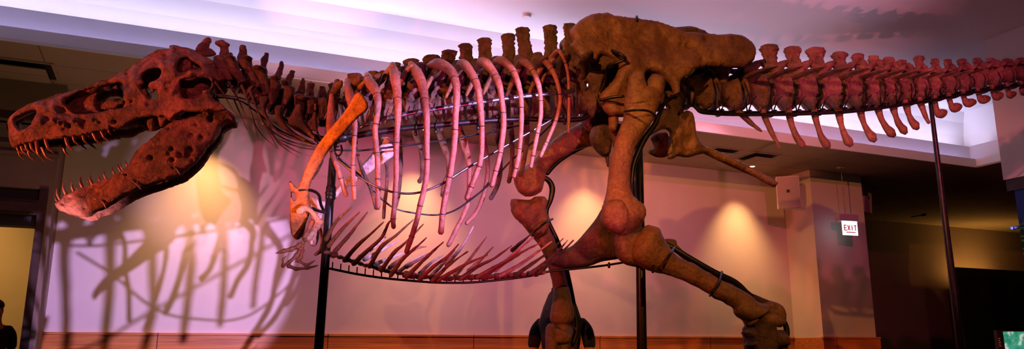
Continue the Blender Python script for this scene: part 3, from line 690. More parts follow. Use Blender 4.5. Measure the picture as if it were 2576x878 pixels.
# --- lower jaw
jo = sj([(55, 735), (62, 718), (95, 700), (130, 665), (200, 632), (300, 590), (400, 552), (500, 517), (580, 472), (640, 420), (692, 350), (730, 280), (790, 240), (830, 200), (900, 138), (980, 80), (1040, 35), (1100, -5), (1250, -30), (1375, -5), (1400, -30), (1450, 0), (1487, 38), (1482, 85), (1430, 95), (1372, 128), (1366, 160), (1320, 232), (1262, 290), (1222, 352), (1150, 430), (1062, 500), (950, 542), (850, 575), (742, 612), (640, 660), (540, 722), (470, 765), (400, 790), (340, 827), (290, 837), (225, 820), (150, 800), (100, 778)])
def J(x, y): return (120 + x / 3.136, 280 + y / 3.136)
WJ = [(135, .035), (180, .06), (260, .10), (380, .12), (500, .11), (600, .07)]
jb = []
for (x, y, r, a) in ((960, 145, 4, -.03), (1290, 82, 6, -.035), (1215, 215, 5, -.035), (1140, 200, 5, -.03), (985, 307, 5, -.04), (820, 372, 5.5, -.04), (990, 390, 5, -.035), (1130, 310, 7, -.035), (1110, 350, 6, -.03), (960, 345, 6, -.02), (1050, 352, 6, -.022), (1150, 395, 6, -.022), (625, 508, 3, -.02), (130, 740, 3.5, -.02), (190, 690, 3, -.02), (215, 780, 3.5, -.02), (380, 620, 8, -.022), (1170, 300, 6, .015), (1000, 200, 20, .015), (860, 260, 16, .012), (700, 560, 5, -.02), (420, 650, 5, -.015), (260, 700, 14, .02), (460, 720, 4, -.025), (1180, 120, 4, -.018), (1000, 450, 4, -.02), (300, 770, 4, -.018), (1250, 60, 10, .012)):
    jb.append((*J(x, y), r, a))
B = MB()
slab(B, jo, d=lambda x, y: -itp(x, WJ), T=.04, R=15, sp=3.8, bumps=jb, nz=.005, ns=12, rough=1.2, mirror=True)
loft(B, [(*J(62, 722), *J(110, 790)), (*J(130, 672), *J(180, 805)), (*J(220, 640), *J(260, 822))], d=0, ratio=1.0, n=16)
slab(B, sj([(640, 420), (660, 370), (700, 310), (730, 300), (720, 380), (660, 430)]), d=.08, T=.02, R=6, sp=5)
jaw = part(B, 'lower_jaw', M['bone_skull'])
for (rx, ry, tx, ty, hw, far) in ((88, 715, 52, 668, 10, 0), (105, 700, 70, 608, 15, 0), (150, 660, 122, 557, 15, 0), (212, 640, 190, 548, 14, 0), (280, 605, 256, 503, 17, 0), (362, 585, 332, 490, 17, 0), (412, 555, 402, 500, 9, 1), (418, 560, 412, 515, 8, 0), (470, 540, 440, 460, 14, 0), (540, 505, 505, 433, 13, 1), (588, 478, 550, 408, 14, 0), (602, 468, 572, 400, 12, 1), (640, 435, 612, 385, 11, 0), (330, 560, 305, 530, 8, 1), (240, 610, 225, 590, 8, 1)):
    a = J(rx, ry + 8); b = J(tx, ty); w = itp(a[0], WJ)
    tooth(jaw, a[0], a[1], b[0], b[1], hw / 3.136 * .8, (w - .03) if far else -(w - .0), bend=.18)
for P in ([(665, 548), (700, 575), (735, 615)], [(985, 430), (1020, 460), (1045, 500)], [(372, 695), (430, 710), (462, 765)]):
    B = MB(); tube(B, [(*J(x, y), -itp(J(x, y)[0], WJ) - .046, .005) for x, y in P], n=6); part(B, 'steel_clip', M['steel_bar'], parent=jaw)

# --- vertebrae
def vertebra(c, tang, R, L, spine=None, name_m='bone', procs=None, waist=.74, arch=True, discs=None, h=1.0, flat=.9):
    """c world centre, tang world tangent; spine = px silhouette pairs; procs = px tubes (mirrored)"""
    B = MB(); a = tang.normalized(); u = (UP - a * UP.dot(a)).normalized(); s_ = a.cross(u)
    prof = [(-.5, .0), (-.5, .6), (-.5, .92), (-.45, 1.05), (-.34, .90), (-.18, waist + .06), (0, waist), (.18, waist + .06), (.34, .90), (.45, 1.07), (.5, 1.0), (.5, .6), (.46, .0)]
    n = 24; vs = []; fs = []
    for (t, r) in prof:
        for k in range(n):
            g_ = 2 * math.pi * k / n; q = c + a * (t * L) + (u * math.cos(g_) * R * h + s_ * math.sin(g_) * R * flat) * r
            vs.append(q + (q - c).normalized() * fn(q, 11) * R * .10)
    for i in range(len(prof) - 1):
        for k in range(n): fs.append((i * n + k, i * n + (k + 1) % n, (i + 1) * n + (k + 1) % n, (i + 1) * n + k))
    B.add(vs, fs)
    if arch:
        p0 = c + u * R * .75; p1 = c + u * R * 1.25; p2 = c + u * R * 1.75
        wtube(B, [p0, p1, p2], [R * .62, R * .5, R * .42], n=12, flat=(a, .62 * L / R * .5 + .3), nz=R * .12)
        for s in (-1, 1):
            wtube(B, [c + u * R * 1.2 + s_ * s * R * .3, c + u * R * 1.45 + s_ * s * R * .42 + a * L * .34, c + u * R * 1.6 + s_ * s * R * .4 + a * L * .6], [R * .26, R * .22, R * .14], n=8, nz=R * .05)
            wtube(B, [c + u * R * 1.2 + s_ * s * R * .3, c + u * R * 1.3 + s_ * s * R * .42 - a * L * .34, c + u * R * 1.4 + s_ * s * R * .4 - a * L * .6], [R * .26, R * .2, R * .13], n=8, nz=R * .05)
    v = part(B, 'vertebra', M[name_m])
    if spine:
        B = MB(); loft(B, spine, d=0, ratio=.30, n=22, nz=.009, ns=44, p=.7, sub=8); part(B, 'neural_spine', M[name_m], parent=v)
    for P in (procs or []):
        for m_ in (0, 1):
            B = MB(); Q = resamp(P, 4); pts_ = [pt(q[0], q[1], q[2]) for q in Q]
            if m_: pts_ = [mir(p) for p in pts_]
            wtube(B, pts_, [max(q[3], .003) for q in Q], n=10, flat=(UP, .5), nz=.004); part(B, 'transverse_process', M[name_m], parent=v)
    return v
def wsize(px, x, y, d=0): return (pt(x + 5, y, d) - pt(x - 5, y, d)).length / 10 * px

# tail: centre x, y, height px
TL = [(1750, 233, 82), (1817, 235, 84), (1886, 232, 84), (1949, 232, 84), (2010, 231, 82), (2070, 231, 80), (2126, 230, 77), (2178, 229, 73), (2222, 227, 68), (2261, 225, 62), (2299, 222, 56), (2335, 219, 49), (2371, 215, 45), (2408, 210, 42), (2444, 204, 40), (2481, 199, 37), (2518, 193, 35), (2553, 188, 33), (2587, 184, 31), (2620, 180, 29)]
TS = {2: (1905, 168, 45, 1936, 116, 48), 3: (1968, 168, 45, 1994, 121, 44), 4: (2022, 168, 48, 2052, 124, 50), 5: (2090, 172, 44, 2112, 134, 40), 6: (2142, 172, 38, 2158, 137, 32), 7: (2188, 180, 34, 2197, 142, 28), 8: (2216, 182, 32, 2236, 146, 32), 9: (2258, 186, 30, 2268, 152, 24), 10: (2304, 184, 34, 2312, 142, 26), 11: (2344, 182, 24, 2352, 149, 22), 12: (2378, 182, 26, 2384, 150, 20), 13: (2414, 178, 30, 2420, 150, 24), 14: (2450, 172, 32, 2458, 147, 22), 15: (2486, 170, 30, 2492, 148, 24), 16: (2524, 168, 32, 2532, 150, 26), 17: (2560, 166, 32, 2568, 148, 28), 18: (2592, 162, 30, 2598, 146, 26)}
for i, (x, y, hp) in enumerate(TL):
    c = pt(x, y); a = pt(*TL[min(i + 1, len(TL) - 1)][:2]) - pt(*TL[max(i - 1, 0)][:2]); L = a.length / (2 if 0 < i < len(TL) - 1 else 1)
    R = wsize(hp / 2, x, y); sp_ = None
    if i in TS:
        xb, yb, wb, xt, yt, wt_ = TS[i]; xb = xt + 4; wb = wt_ * .66
        sp_ = [(xb - wb * .5, yb + 14, xb + wb * .5, yb + 12), (xb - wb * .42, yb, xb + wb * .42, yb - 2), (xt - wt_ * .36, lerp(yb, yt, .55), xt + wt_ * .38, lerp(yb, yt, .55)), (xt - wt_ * .5, yt + 9, xt + wt_ * .48, yt + 8), (xt - wt_ * .46, yt + 1, xt + wt_ * .47, yt + 2)]
    k = hp / 84.0; pr = None
    if 2 <= i <= 14:
        pr = [[(x - 12, y - 36 * k, -R * .6, R * .24), (x + 12 * k, y - 47 * k, -R * 1.4, R * .24), (x + 44 * k, y - 58 * k, -R * 2.5, R * .2), (x + 68 * k, y - 65 * k, -R * 3.2, R * .07)]]
    vertebra(c, a, R * .97, L * .84, sp_, 'bone_tail', pr, waist=.68)
CH = [(1852, 268, 1915, 330, 4.0, 0), (1917, 268, 1962, 372, 4.5, 0), (1983, 266, 2020, 368, 9, 1), (2048, 268, 2082, 368, 10, 1), (2109, 266, 2138, 362, 11, 1), (2163, 264, 2198, 350, 11, 1), (2207, 260, 2246, 338, 11, 1), (2246, 256, 2276, 331, 10, 1), (2279, 253, 2306, 320, 10, 1), (2313, 247, 2336, 308, 6, 0), (2352, 242, 2371, 290, 9.5, 2), (2387, 235, 2408, 274, 10, 2), (2422, 226, 2444, 262, 9, 2), (2459, 219, 2480, 253, 9, 2), (2495, 214, 2514, 244, 8.5, 2), (2533, 212, 2548, 240, 7, 2), (2568, 208, 2580, 232, 6, 2)]
for (x0_, y0_, x1_, y1_, rr, kind) in CH:
    B = MB(); s = wsize(1, x0_, y0_); dx, dy = x1_ - x0_, y1_ - y0_
    rs = rr * s
    if kind == 0: P = [(x0_, y0_, 0, 7 * s), (x0_ + dx * .12, y0_ + dy * .2, 0, 8 * s), (x0_ + dx * .45, y0_ + dy * .55, 0, 6.5 * s), (x0_ + dx * .8, y0_ + dy * .85, 0, 5 * s), (x1_, y1_, 0, rs * .7)]
    elif kind == 1: P = [(x0_, y0_, 0, 8 * s), (x0_ + dx * .05, y0_ + dy * .18, 0, 9 * s), (x0_ + dx * .25, y0_ + dy * .5, 0, 6.5 * s), (x0_ + dx * .55, y0_ + dy * .76, 0, 8 * s), (x1_ - dx * .12, y1_ - dy * .06, 0, rs), (x1_, y1_, 0, rs * .8)]
    else: P = [(x0_, y0_, 0, 6 * s), (x0_ + dx * .05, y0_ + dy * .3, 0, 6 * s), (x0_ + dx * .2, y0_ + dy * .65, 0, 6 * s), (x0_ + dx * .5, y0_ + dy * .95, 0, 8.5 * s), (x1_ - dx * .1, y1_ - dy * .1, 0, rs), (x1_ + dx * .25, y1_ - dy * .16, 0, rs * .75)]
    tube(B, P, n=12, sub=4, flat=(NB, .7), nz=.004); part(B, 'chevron', M['bone'])

# trunk: centre, height, arch top; spine px (xb, yb, wb, xt, yt, wt)
DV = [(838, 298, 58), (884, 292, 60), (932, 287, 62), (982, 281, 62), (1034, 277, 64), (1084, 273, 64), (1136, 270, 66), (1190, 267, 66), (1244, 264, 68), (1298, 261, 70), (1352, 258, 72), (1408, 255, 74), (1464, 256, 78)]
DS = [(834, 246, 22, 838, 211, 22), (886, 240, 38, 893, 188, 36), (942, 225, 34, 938, 183, 36), (985, 215, 40, 994, 160, 28), (1028, 205, 44, 1035, 152, 40), (1080, 200, 48, 1086, 143, 44), (1122, 200, 46, 1130, 130, 38), (1172, 195, 38, 1172, 113, 34), (1222, 190, 40, 1219, 99, 34), (1282, 185, 38, 1278, 88, 34), (1326, 180, 42, 1314, 73, 36), (1386, 175, 42, 1384, 67, 34), (1436, 170, 44, 1432, 62, 30)]
for i, (x, y, hp) in enumerate(DV):
    c = pt(x, y); a = pt(*DV[min(i + 1, 12)][:2]) - pt(*DV[max(i - 1, 0)][:2]); L = a.length / (2 if 0 < i < 12 else 1); R = wsize(hp / 2, x, y)
    xb, yb, wb, xt, yt, wt_ = DS[i]
    sp_ = [(xb - wb * .6, y - hp * .5, xb + wb * .6, y - hp * .5), (xb - wb * .62, yb, xb + wb * .62, yb - 3), (lerp(xb, xt, .45) - wt_ * .48, lerp(yb, yt, .45), lerp(xb, xt, .45) + wt_ * .52, lerp(yb, yt, .45)), (lerp(xb, xt, .75) - wt_ * .45, lerp(yb, yt, .75), lerp(xb, xt, .75) + wt_ * .46, lerp(yb, yt, .75)), (xt - wt_ * .5, yt + 6, xt + wt_ * .5, yt + 5), (xt - wt_ * .5, yt + 1, xt + wt_ * .48, yt)]
    pr = [[(x - 6, y - hp * .75, -R * .4, R * .34), (x + 2, y - hp * 1.15, -R * 1.2, R * .34), (x + 14, y - hp * 1.45, -R * 2.2, R * .36), (x + 20, y - hp * 1.6, -R * 2.7, R * .22)]]
    v = vertebra(c, a, R, L * .84, sp_, 'bone_dark', pr, waist=.70, h=1.05)
    # bony lump of the joint behind each spine
    B = MB(); loft(B, [(xb + wb * .1, yb - 6, xb + wb * .9, yb - 2), (xb + wb * .2, yb - 28, xb + wb * .95, yb - 30), (xb + wb * .35, yb - 44, xb + wb * .85, yb - 46)], d=-.07, ratio=.7, n=12, nz=.008, sub=3)
    part(B, 'joint_process', M['bone_dark'], parent=v)
# sacrum
B = MB()
for x in (1500, 1548, 1596, 1644, 1694):
    c = pt(x, 246); blob(B, c, (TB * .10, NB * .11, UP * .125), nz=.012); loft(B, [(x - 20, 210, x + 26, 210), (x - 18, 150, x + 26, 150), (x - 16, 112, x + 24, 112)], d=0, ratio=.25, n=12, sub=3)
slab(B, [(1500, 130), (1540, 70), (1640, 62), (1700, 68), (1740, 66), (1776, 80), (1800, 100), (1880, 110), (1895, 130), (1860, 150), (1700, 160)], d=.02, T=.06, R=12, sp=8, nz=.01)
part(B, 'sacrum', M['bone_dark'])

# neck
sn = crop(480, 80, 2.745)
def NQ(x, y): return (480 + x / 2.745, 80 + y / 2.745)
NK = [((200, 250), 34), ((262, 292), 34), ((325, 340), 34), ((395, 392), 34), ((468, 440), 34), ((545, 485), 34), ((620, 520), 34), ((700, 545), 34), ((780, 565), 34), ((860, 580), 34)]
NSP = [[(100, 172, 175, 150), (60, 150, 150, 122), (32, 128, 125, 108), (50, 92, 142, 72), (82, 58, 142, 52), (112, 40, 140, 42)],
       [(205, 190, 270, 185), (200, 150, 262, 150), (196, 110, 262, 108), (170, 84, 268, 100), (172, 68, 266, 86), (200, 56, 240, 66)],
       [(318, 215, 400, 205), (325, 185, 390, 180), (328, 150, 386, 148), (330, 115, 382, 112), (334, 94, 378, 96)],
       [(455, 262, 532, 300), (475, 232, 525, 260), (482, 205, 530, 225), (490, 180, 540, 190), (510, 146, 542, 152)],
       [(560, 318, 618, 335), (585, 285, 622, 300), (600, 250, 636, 262), (610, 215, 646, 222), (618, 204, 640, 208)],
       [(630, 360, 690, 380), (655, 325, 698, 345), (672, 290, 712, 302), (686, 266, 720, 274)],
       [(730, 410, 786, 425), (746, 375, 788, 382), (756, 340, 790, 342), (765, 322, 788, 324)],
       [(795, 440, 850, 445), (805, 400, 852, 402), (812, 360, 854, 360), (816, 354, 850, 355)],
       [(875, 455, 935, 455), (882, 415, 934, 415), (888, 378, 930, 382)],
       [(955, 440, 1020, 440), (958, 395, 1020, 398), (962, 358, 1014, 362)]]
NA = [[(150, 180, 232, 165), (165, 230, 260, 215), (190, 280, 275, 280), (240, 330, 300, 330)],
      [(225, 195, 305, 170), (235, 240, 330, 225), (285, 300, 365, 290), (330, 350, 390, 340)],
      [(330, 205, 425, 180), (345, 245, 430, 240), (395, 310, 460, 300), (440, 380, 500, 380)],
      [(415, 265, 520, 258), (440, 290, 530, 300), (470, 350, 545, 350), (490, 430, 555, 430)],
      [(540, 330, 618, 345), (548, 380, 622, 380), (530, 450, 600, 450), (520, 510, 575, 510)],
      [(640, 375, 715, 385), (640, 410, 712, 420), (630, 460, 690, 465), (620, 505, 672, 505)],
      [(705, 440, 790, 440), (715, 470, 795, 470), (720, 520, 790, 520), (730, 570, 780, 570)],
      [(790, 455, 870, 455), (800, 500, 870, 500), (805, 560, 865, 560)],
      [(870, 470, 945, 465), (880, 530, 945, 530), (885, 600, 935, 600)],
      [(950, 450, 1020, 450), (955, 520, 1020, 520), (950, 600, 1015, 600)]]
NPZ = [None, (268, 182, 34, 11), (385, 182, 38, 11), (470, 252, 44, 14), (580, 320, 32, 11), (650, 352, 30, 11), (775, 462, 46, 12), None, None, None]
for i, ((x, y), r) in enumerate(NK):
    q = NQ(x, y); j = min(i + 1, 9); k_ = max(i - 1, 0); a = pt(*NQ(*NK[j][0])) - pt(*NQ(*NK[k_][0])); L = a.length / (2 if 0 < i < 9 else 1)
    hp = 50 + i * 1.0; R = wsize(hp / 2, *q)
    v = vertebra(pt(*q), a, R, L * .85, None, 'bone_dark', None, waist=.72, arch=True)
    B = MB(); loft(B, [(*NQ(s[0], s[1]), *NQ(s[2], s[3])) for s in NSP[i]], d=0, ratio=.45, n=14, nz=.007, ns=20, sub=4); part(B, 'neural_spine', M['bone_skull' if i < 2 else 'bone_dark'], parent=v, label='rough orange-lit neural spine' if i == 0 else None)
    for mi in (False, True):
        B = MB(); loft(B, [(*NQ(s[0], s[1]), *NQ(s[2], s[3])) for s in NA[i]], d=-.10, ratio=.5, n=14, nz=.006, ns=14, sub=4)
        if NPZ[i]:
            X_, Y_, rx, ry = NPZ[i]; pblob(B, *NQ(X_, Y_), -.12, rx / 2.745, ry / 2.745, .06)
        if mi: B.v = [tuple(mir(V(p))) for p in B.v]
        part(B, 'side_process', M['bone_dark'], parent=v)
# neck ribs
NR = [([(165, 340), (200, 390), (240, 455), (295, 552)], 7, -.16), ([(262, 350), (290, 400), (335, 480), (392, 612)], 8, -.16), ([(352, 372), (385, 450), (420, 570), (470, 762)], 8, -.16),
      ([(300, 470), (330, 540), (355, 600), (388, 672)], 5, .14), ([(408, 400), (440, 490), (480, 590), (540, 700), (600, 806)], 7, -.17), ([(420, 560), (450, 650), (500, 720), (592, 804)], 6, .12),
      ([(470, 560), (520, 650), (600, 760), (660, 812), (745, 868)], 6, -.15), ([(545, 650), (590, 740), (680, 800), (760, 838), (836, 862)], 6, -.12), ([(495, 540), (560, 650), (660, 720), (780, 760), (880, 790)], 8, -.2)]
for L_, r, d in NR:
    B = MB(); n_ = len(L_); tube(B, [(*NQ(x, y), d, r / 2.745 / 330 * (1.25 - 1.05 * k / (n_ - 1))) for k, (x, y) in enumerate(L_)], n=8, nz=.002); part(B, 'neck_rib', M['bone_dark'])
for L_ in ([(475, 450), (530, 445), (540, 480), (520, 520), (525, 570), (560, 640), (620, 690), (600, 690), (530, 620), (490, 560), (480, 500)],
           [(580, 520), (605, 505), (635, 515), (630, 560), (640, 610), (700, 680), (800, 745), (880, 792), (800, 765), (700, 715), (620, 650), (585, 590)],
           [(735, 500), (768, 505), (770, 560), (790, 620), (840, 690), (890, 785), (840, 740), (770, 680), (700, 650), (670, 620), (700, 560)],
           [(850, 470), (870, 490), (868, 560), (870, 620), (880, 690), (915, 755), (895, 740), (860, 690), (820, 680), (800, 630), (835, 590), (850, 530)]):
    B = MB(); slab(B, sn(L_), d=-.2, T=.012, R=6, sp=5, nz=.002, rough=.3); part(B, 'neck_rib', M['bone_dark'])

# --- ribs
cA = lambda x, y: (840 + x / 3.028, 130 + y / 3.028)
RIBS = [
 [(835, 241), (832, 290), (829, 335), (835, 381), (849, 423), (860, 457), (870, 491)],
 [(873, 201), (879, 240), (887, 275), (893, 310), (891, 361), (888, 410), (889, 455), (892, 500)],
 [(924, 189), (931, 208), (944, 228), (951, 256), (948, 290), (944, 325), (946, 361), (950, 400), (951, 450), (950, 523)],
 [(987, 162), (993, 190), (999, 232), (1002, 272), (999, 328), (997, 378), (997, 440), (993, 507), (989, 550), (990, 571)],
 [(1034, 160), (1051, 186), (1063, 216), (1069, 252), (1073, 295), (1074, 361), (1074, 423), (1069, 465), (1058, 512), (1048, 555), (1034, 600), (1022, 634)],
 [(1081, 165), (1104, 161), (1131, 176), (1144, 199), (1149, 239), (1146, 295), (1144, 345), (1139, 394), (1132, 440), (1121, 491), (1113, 545), (1109, 585)],
 [(1150, 176), (1164, 162), (1183, 181), (1200, 214), (1208, 261), (1212, 311), (1212, 366), (1208, 405), (1197, 440), (1185, 470), (1174, 499)],
 [(1200, 172), (1215, 156), (1238, 178), (1255, 212), (1263, 252), (1267, 303), (1263, 353), (1255, 400), (1247, 430), (1237, 467)],
 [(1242, 165), (1258, 152), (1284, 170), (1301, 202), (1310, 240), (1312, 290), (1310, 345), (1305, 390), (1298, 423), (1292, 444)],
 [(1300, 170), (1316, 156), (1339, 176), (1354, 210), (1360, 248), (1360, 294), (1351, 341), (1342, 387), (1335, 420)],
 [(1354, 168), (1371, 155), (1390, 179), (1404, 214), (1409, 252), (1400, 299), (1381, 345), (1360, 393)],
 [(1376, 158), (1398, 135), (1408, 130), (1422, 158), (1430, 197), (1431, 261), (1430, 332)]]
RW = [7, 7, 8.5, 8, 8, 9, 8.5, 8.5, 7.5, 7, 6.5, 5.5]
def ribmesh(P, w, d0, d1, d2, s=1 / 310.0, taper=.75):
    y0_, y1_ = min(p[1] for p in P), P[-1][1]; out = []
    for k, (x, y) in enumerate(P):
        t = k / (len(P) - 1)
        d = lerp(d0, d1, min(t / .35, 1) ** .7) if t < .35 else lerp(d1, d2, (t - .35) / .65)
        r = w * s * (lerp(1.75, .88, (max(0, t - .08) / .34) ** .8) if t < .42 else lerp(.86, taper, (t - .42) / .58)); r *= .55 if k == 0 else 1
        out.append((x, y, d, r))
    return out
for i, P in enumerate(RIBS):
    B = MB(); k = math.sin(math.pi * (i + 2) / 15)
    tube(B, ribmesh(P, RW[i] * (.92), -.12, -.18 - .38 * k, -.12 - .30 * k), n=12, sub=5, nz=.003, flat=(NB, .8))
    rb = part(B, 'rib', M['bone_rib'])
    # fine wires lashing the rib
    Q = resamp(ribmesh(P, RW[i] * .92, -.12, -.18 - .38 * k, -.12 - .30 * k), 8)
    for t in ((.28, .52, .74, .9) if i not in (0, 11) else (.5, .8)):
        B = MB()
        q = Q[int(t * (len(Q) - 1))]; q2 = Q[min(int(t * (len(Q) - 1)) + 1, len(Q) - 1)]
        c = pt(q[0], q[1], q[2]); ax = (pt(q2[0], q2[1], q2[2]) - c).normalized(); x_ = (NB - ax * NB.dot(ax)).normalized(); y_ = ax.cross(x_)
        pp = [c + (x_ * .84 * math.cos(a) + y_ * math.sin(a)) * (q[3] * 1.04 + .002) for a in [2 * math.pi * j / 12 for j in range(13)]]
        wtube(B, pp, [.0022] * 13, n=5, caps=False)
        part(B, 'lashing_wire', M['steel_black'], parent=rb)
# forked rib heads reaching in to the vertebrae
for i in range(2, 12):
    P = RIBS[i]; B = MB(); a = P[1] if i > 4 else P[0]
    tube(B, [(a[0] + 2, a[1] + 4, -.22, .022), (a[0] - 16, a[1] + 26, -.17, .022), (a[0] - 32, a[1] + 62, -.12, .019), (a[0] - 42, a[1] + 84, -.09, .013)], n=9, nz=.004); part(B, 'rib_head', M['bone'])
FAR = [
 [(862, 300), (880, 345), (898, 385), (913, 432), (932, 474), (946, 524)],
 [(925, 290), (945, 340), (963, 385), (974, 423), (972, 478), (967, 516), (965, 548)],
 [(985, 270), (1000, 330), (1006, 373), (1008, 415), (1003, 478), (995, 520)],
 [(1030, 262), (1045, 328), (1058, 375), (1063, 410), (1061, 444), (1055, 457)],
 [(1085, 250), (1104, 325), (1119, 375), (1126, 400), (1128, 436), (1117, 465), (1113, 491)],
 [(1135, 240), (1154, 320), (1172, 375), (1180, 415), (1180, 457), (1178, 507), (1166, 541), (1149, 575), (1128, 617)],
 [(1182, 235), (1202, 303), (1220, 365), (1227, 423), (1220, 478), (1201, 529), (1174, 562)],
 [(1228, 230), (1245, 312), (1257, 380), (1258, 436), (1250, 470), (1235, 499)],
 [(1270, 230), (1284, 310), (1289, 370), (1287, 423), (1280, 457)],
 [(1312, 230), (1324, 310), (1325, 360), (1318, 402), (1309, 440)]]
for i, P in enumerate(FAR):
    B = MB(); k = math.sin(math.pi * (i + 3) / 14); tube(B, ribmesh(P, 7.2 if i > 1 else 5.5, .14, .18 + .36 * k, .12 + .28 * k, taper=.8), n=10, sub=5, nz=.003, flat=(NB, .8)); part(B, 'rib', M['bone_rib' if i in (5, 6) else 'bone_dark'])

# --- shoulder and arms
ss = crop(640, 400, 2.745)
scap = [(895, 236), (909, 236), (921, 252), (926, 267), (922, 279), (906, 292), (889, 308), (866, 335), (843, 359), (823, 386), (813, 403), (797, 429), (786, 451), (779, 473), (778, 495), (782, 520), (778, 540), (770, 562), (766, 582), (757, 598), (746, 603), (738, 597), (731, 582), (729, 546), (730, 509), (731, 480), (727, 457), (731, 455), (746, 472), (752, 468), (757, 455), (767, 427), (777, 404), (796, 370), (827, 328), (866, 281)]
B = MB(); slab(B, scap, [ss([(262, 232), (282, 240), (288, 268), (280, 288), (266, 282), (258, 255)])], d=lambda x, y: itp(y, [(240, -.62), (330, -.52), (450, -.36), (520, -.28), (600, -.14)]), T=.022, R=9, sp=4, nz=.003, rough=.5, bumps=[(770, 500, 10, .02), (745, 560, 14, .012)])
part(B, 'scapula', M['bone_scap' if 'bone_scap' in M else 'bone'], label='smooth bright orange shoulder blade')
B = MB(); slab(B, [(962, 345), (985, 352), (992, 385), (977, 402), (950, 420), (920, 441), (880, 467), (855, 488), (843, 502), (838, 488), (858, 460), (890, 434), (920, 405), (943, 375)], d=.42, T=.025, R=8, sp=5); part(B, 'scapula', M['bone_pale'], label='far shoulder blade, pinkish')
B = MB(); slab(B, ss([(378, 258), (410, 262), (450, 290), (490, 290), (486, 330), (470, 390), (455, 440), (452, 500), (440, 570), (420, 602), (380, 595), (372, 560), (392, 520), (400, 440), (380, 360), (372, 300)]), d=.2, T=.02, R=9, sp=4); part(B, 'coracoid', M['bone_pale'], label='pale lilac far shoulder plate')
def A(x, y): return (640 + x / 2.745, 400 + y / 2.745)
B = MB(); loft(B, [(*A(292, 352), *A(300, 380)), (*A(310, 330), *A(330, 385)), (*A(350, 318), *A(358, 362)), (*A(388, 335), *A(378, 372)), (*A(425, 375), *A(405, 405)), (*A(462, 412), *A(430, 452)), (*A(482, 430), *A(440, 470))], d=-.40, ratio=.8, n=16, nz=.004, ns=20); part(B, 'humerus', M['bone_pale'])
B = MB(); tube(B, [(*A(440, 455), -.40, .028), (*A(410, 500), -.39, .018), (*A(375, 550), -.38, .024)], n=10); part(B, 'radius', M['bone_pale'])
B = MB(); tube(B, [(*A(400, 430), -.38, .02), (*A(378, 480), -.38, .015), (*A(345, 545), -.37, .02)], n=10); part(B, 'ulna', M['bone_rib'])
B = MB()
for x, y in ((355, 560), (335, 580), (312, 590), (300, 612), (330, 600)): pblob(B, *A(x, y), -.38, 6, 5, .02, nz=.003)
part(B, 'wrist', M['bone'])
def finger(P, d, r0, m='bone_rib'):
    r0 *= 1.25
    o = None
    for k, (a, b) in enumerate(zip(P[:-1], P[1:])):
        B = MB(); a_, b_ = A(*a), A(*b); r = r0 * (1 - .16 * k); last = k == len(P) - 2
        tube(B, [(*a_, d, r * 1.1), (lerp(a_[0], b_[0], .5), lerp(a_[1], b_[1], .5), d, r * .7), (*b_, d, r * (.15 if last else 1.0))], n=8, nz=.002); part(B, 'claw' if last else 'finger_bone', M[m], parent=o)
        
finger([(300, 605), (255, 622), (205, 635), (145, 652)], -.38, .016)
finger([(320, 620), (290, 670), (240, 712), (195, 740), (198, 690), (222, 668)], -.38, .016)
finger([(330, 630), (320, 680), (278, 712)], -.36, .013)
finger([(235, 738), (290, 760), (370, 752), (440, 735)], .12, .013, 'bone_rib'); finger([(300, 700), (360, 735), (420, 700)], .14, .012, 'bone_rib')
B = MB(); tube(B, [(*A(450, 480), .16, .016), (*A(470, 560), .16, .012), (*A(455, 640), .15, .016)], n=9); tube(B, [(*A(420, 660), .15, .012), (*A(450, 640), .15, .016)], n=8); part(B, 'forearm', M['bone_rib'])

# --- belly ribs
def C(x, y): return (820 + x / 2.373, 360 + y / 2.373)
GN = [[(0, 575), (60, 470), (150, 385)], [(15, 615), (110, 500), (202, 412)], [(50, 650), (130, 560), (182, 495), (250, 410)], [(110, 700), (190, 610), (270, 540), (345, 470)], [(165, 722), (250, 640), (335, 560), (372, 480), (405, 447)],
      [(260, 738), (330, 620), (420, 550), (522, 457)], [(330, 762), (400, 660), (480, 590), (582, 484)], [(388, 790), (460, 690), (540, 620), (600, 565)], [(480, 800), (560, 720), (640, 645), (702, 590)], [(560, 812), (640, 740), (720, 680), (792, 604)],
      [(635, 822), (710, 750), (770, 700), (846, 647)], [(665, 822), (760, 765), (850, 715), (962, 668)], [(800, 812), (900, 740), (1000, 690), (1110, 612)], [(900, 802), (1000, 745), (1080, 700), (1160, 640)], [(925, 800), (1050, 720), (1190, 640), (1285, 594)],
      [(1040, 790), (1150, 730), (1250, 660), (1347, 588)], [(1130, 790), (1230, 720), (1330, 650), (1416, 570)], [(1215, 782), (1300, 720), (1370, 660), (1443, 580)], [(1260, 780), (1340, 715), (1410, 650), (1477, 580)], [(1010, 760), (1100, 680), (1180, 610), (1237, 562)], [(1110, 640), (1170, 590), (1222, 545)]]
GM = ['bone', 'bone', 'bone_rib', 'bone', 'bone', 'bone', 'bone', 'bone', 'bone', 'bone_rib', 'bone', 'bone_rib', 'bone', 'bone_rib', 'bone_rib', 'bone_pale', 'bone_dark', 'bone_dark', 'bone_dark', 'bone_pale', 'bone_dark']
for k, P in enumerate(GN):
    B = MB(); n_ = len(P); tube(B, [(*C(x, y), lerp(-.05, -.30, j / (n_ - 1)), lerp(.0175, .0045, (j / (n_ - 1)) ** 1.2)) for j, (x, y) in enumerate(P)], n=9, sub=5, nz=.0035, ns=18); part(B, 'belly_rib', M[GM[k]])
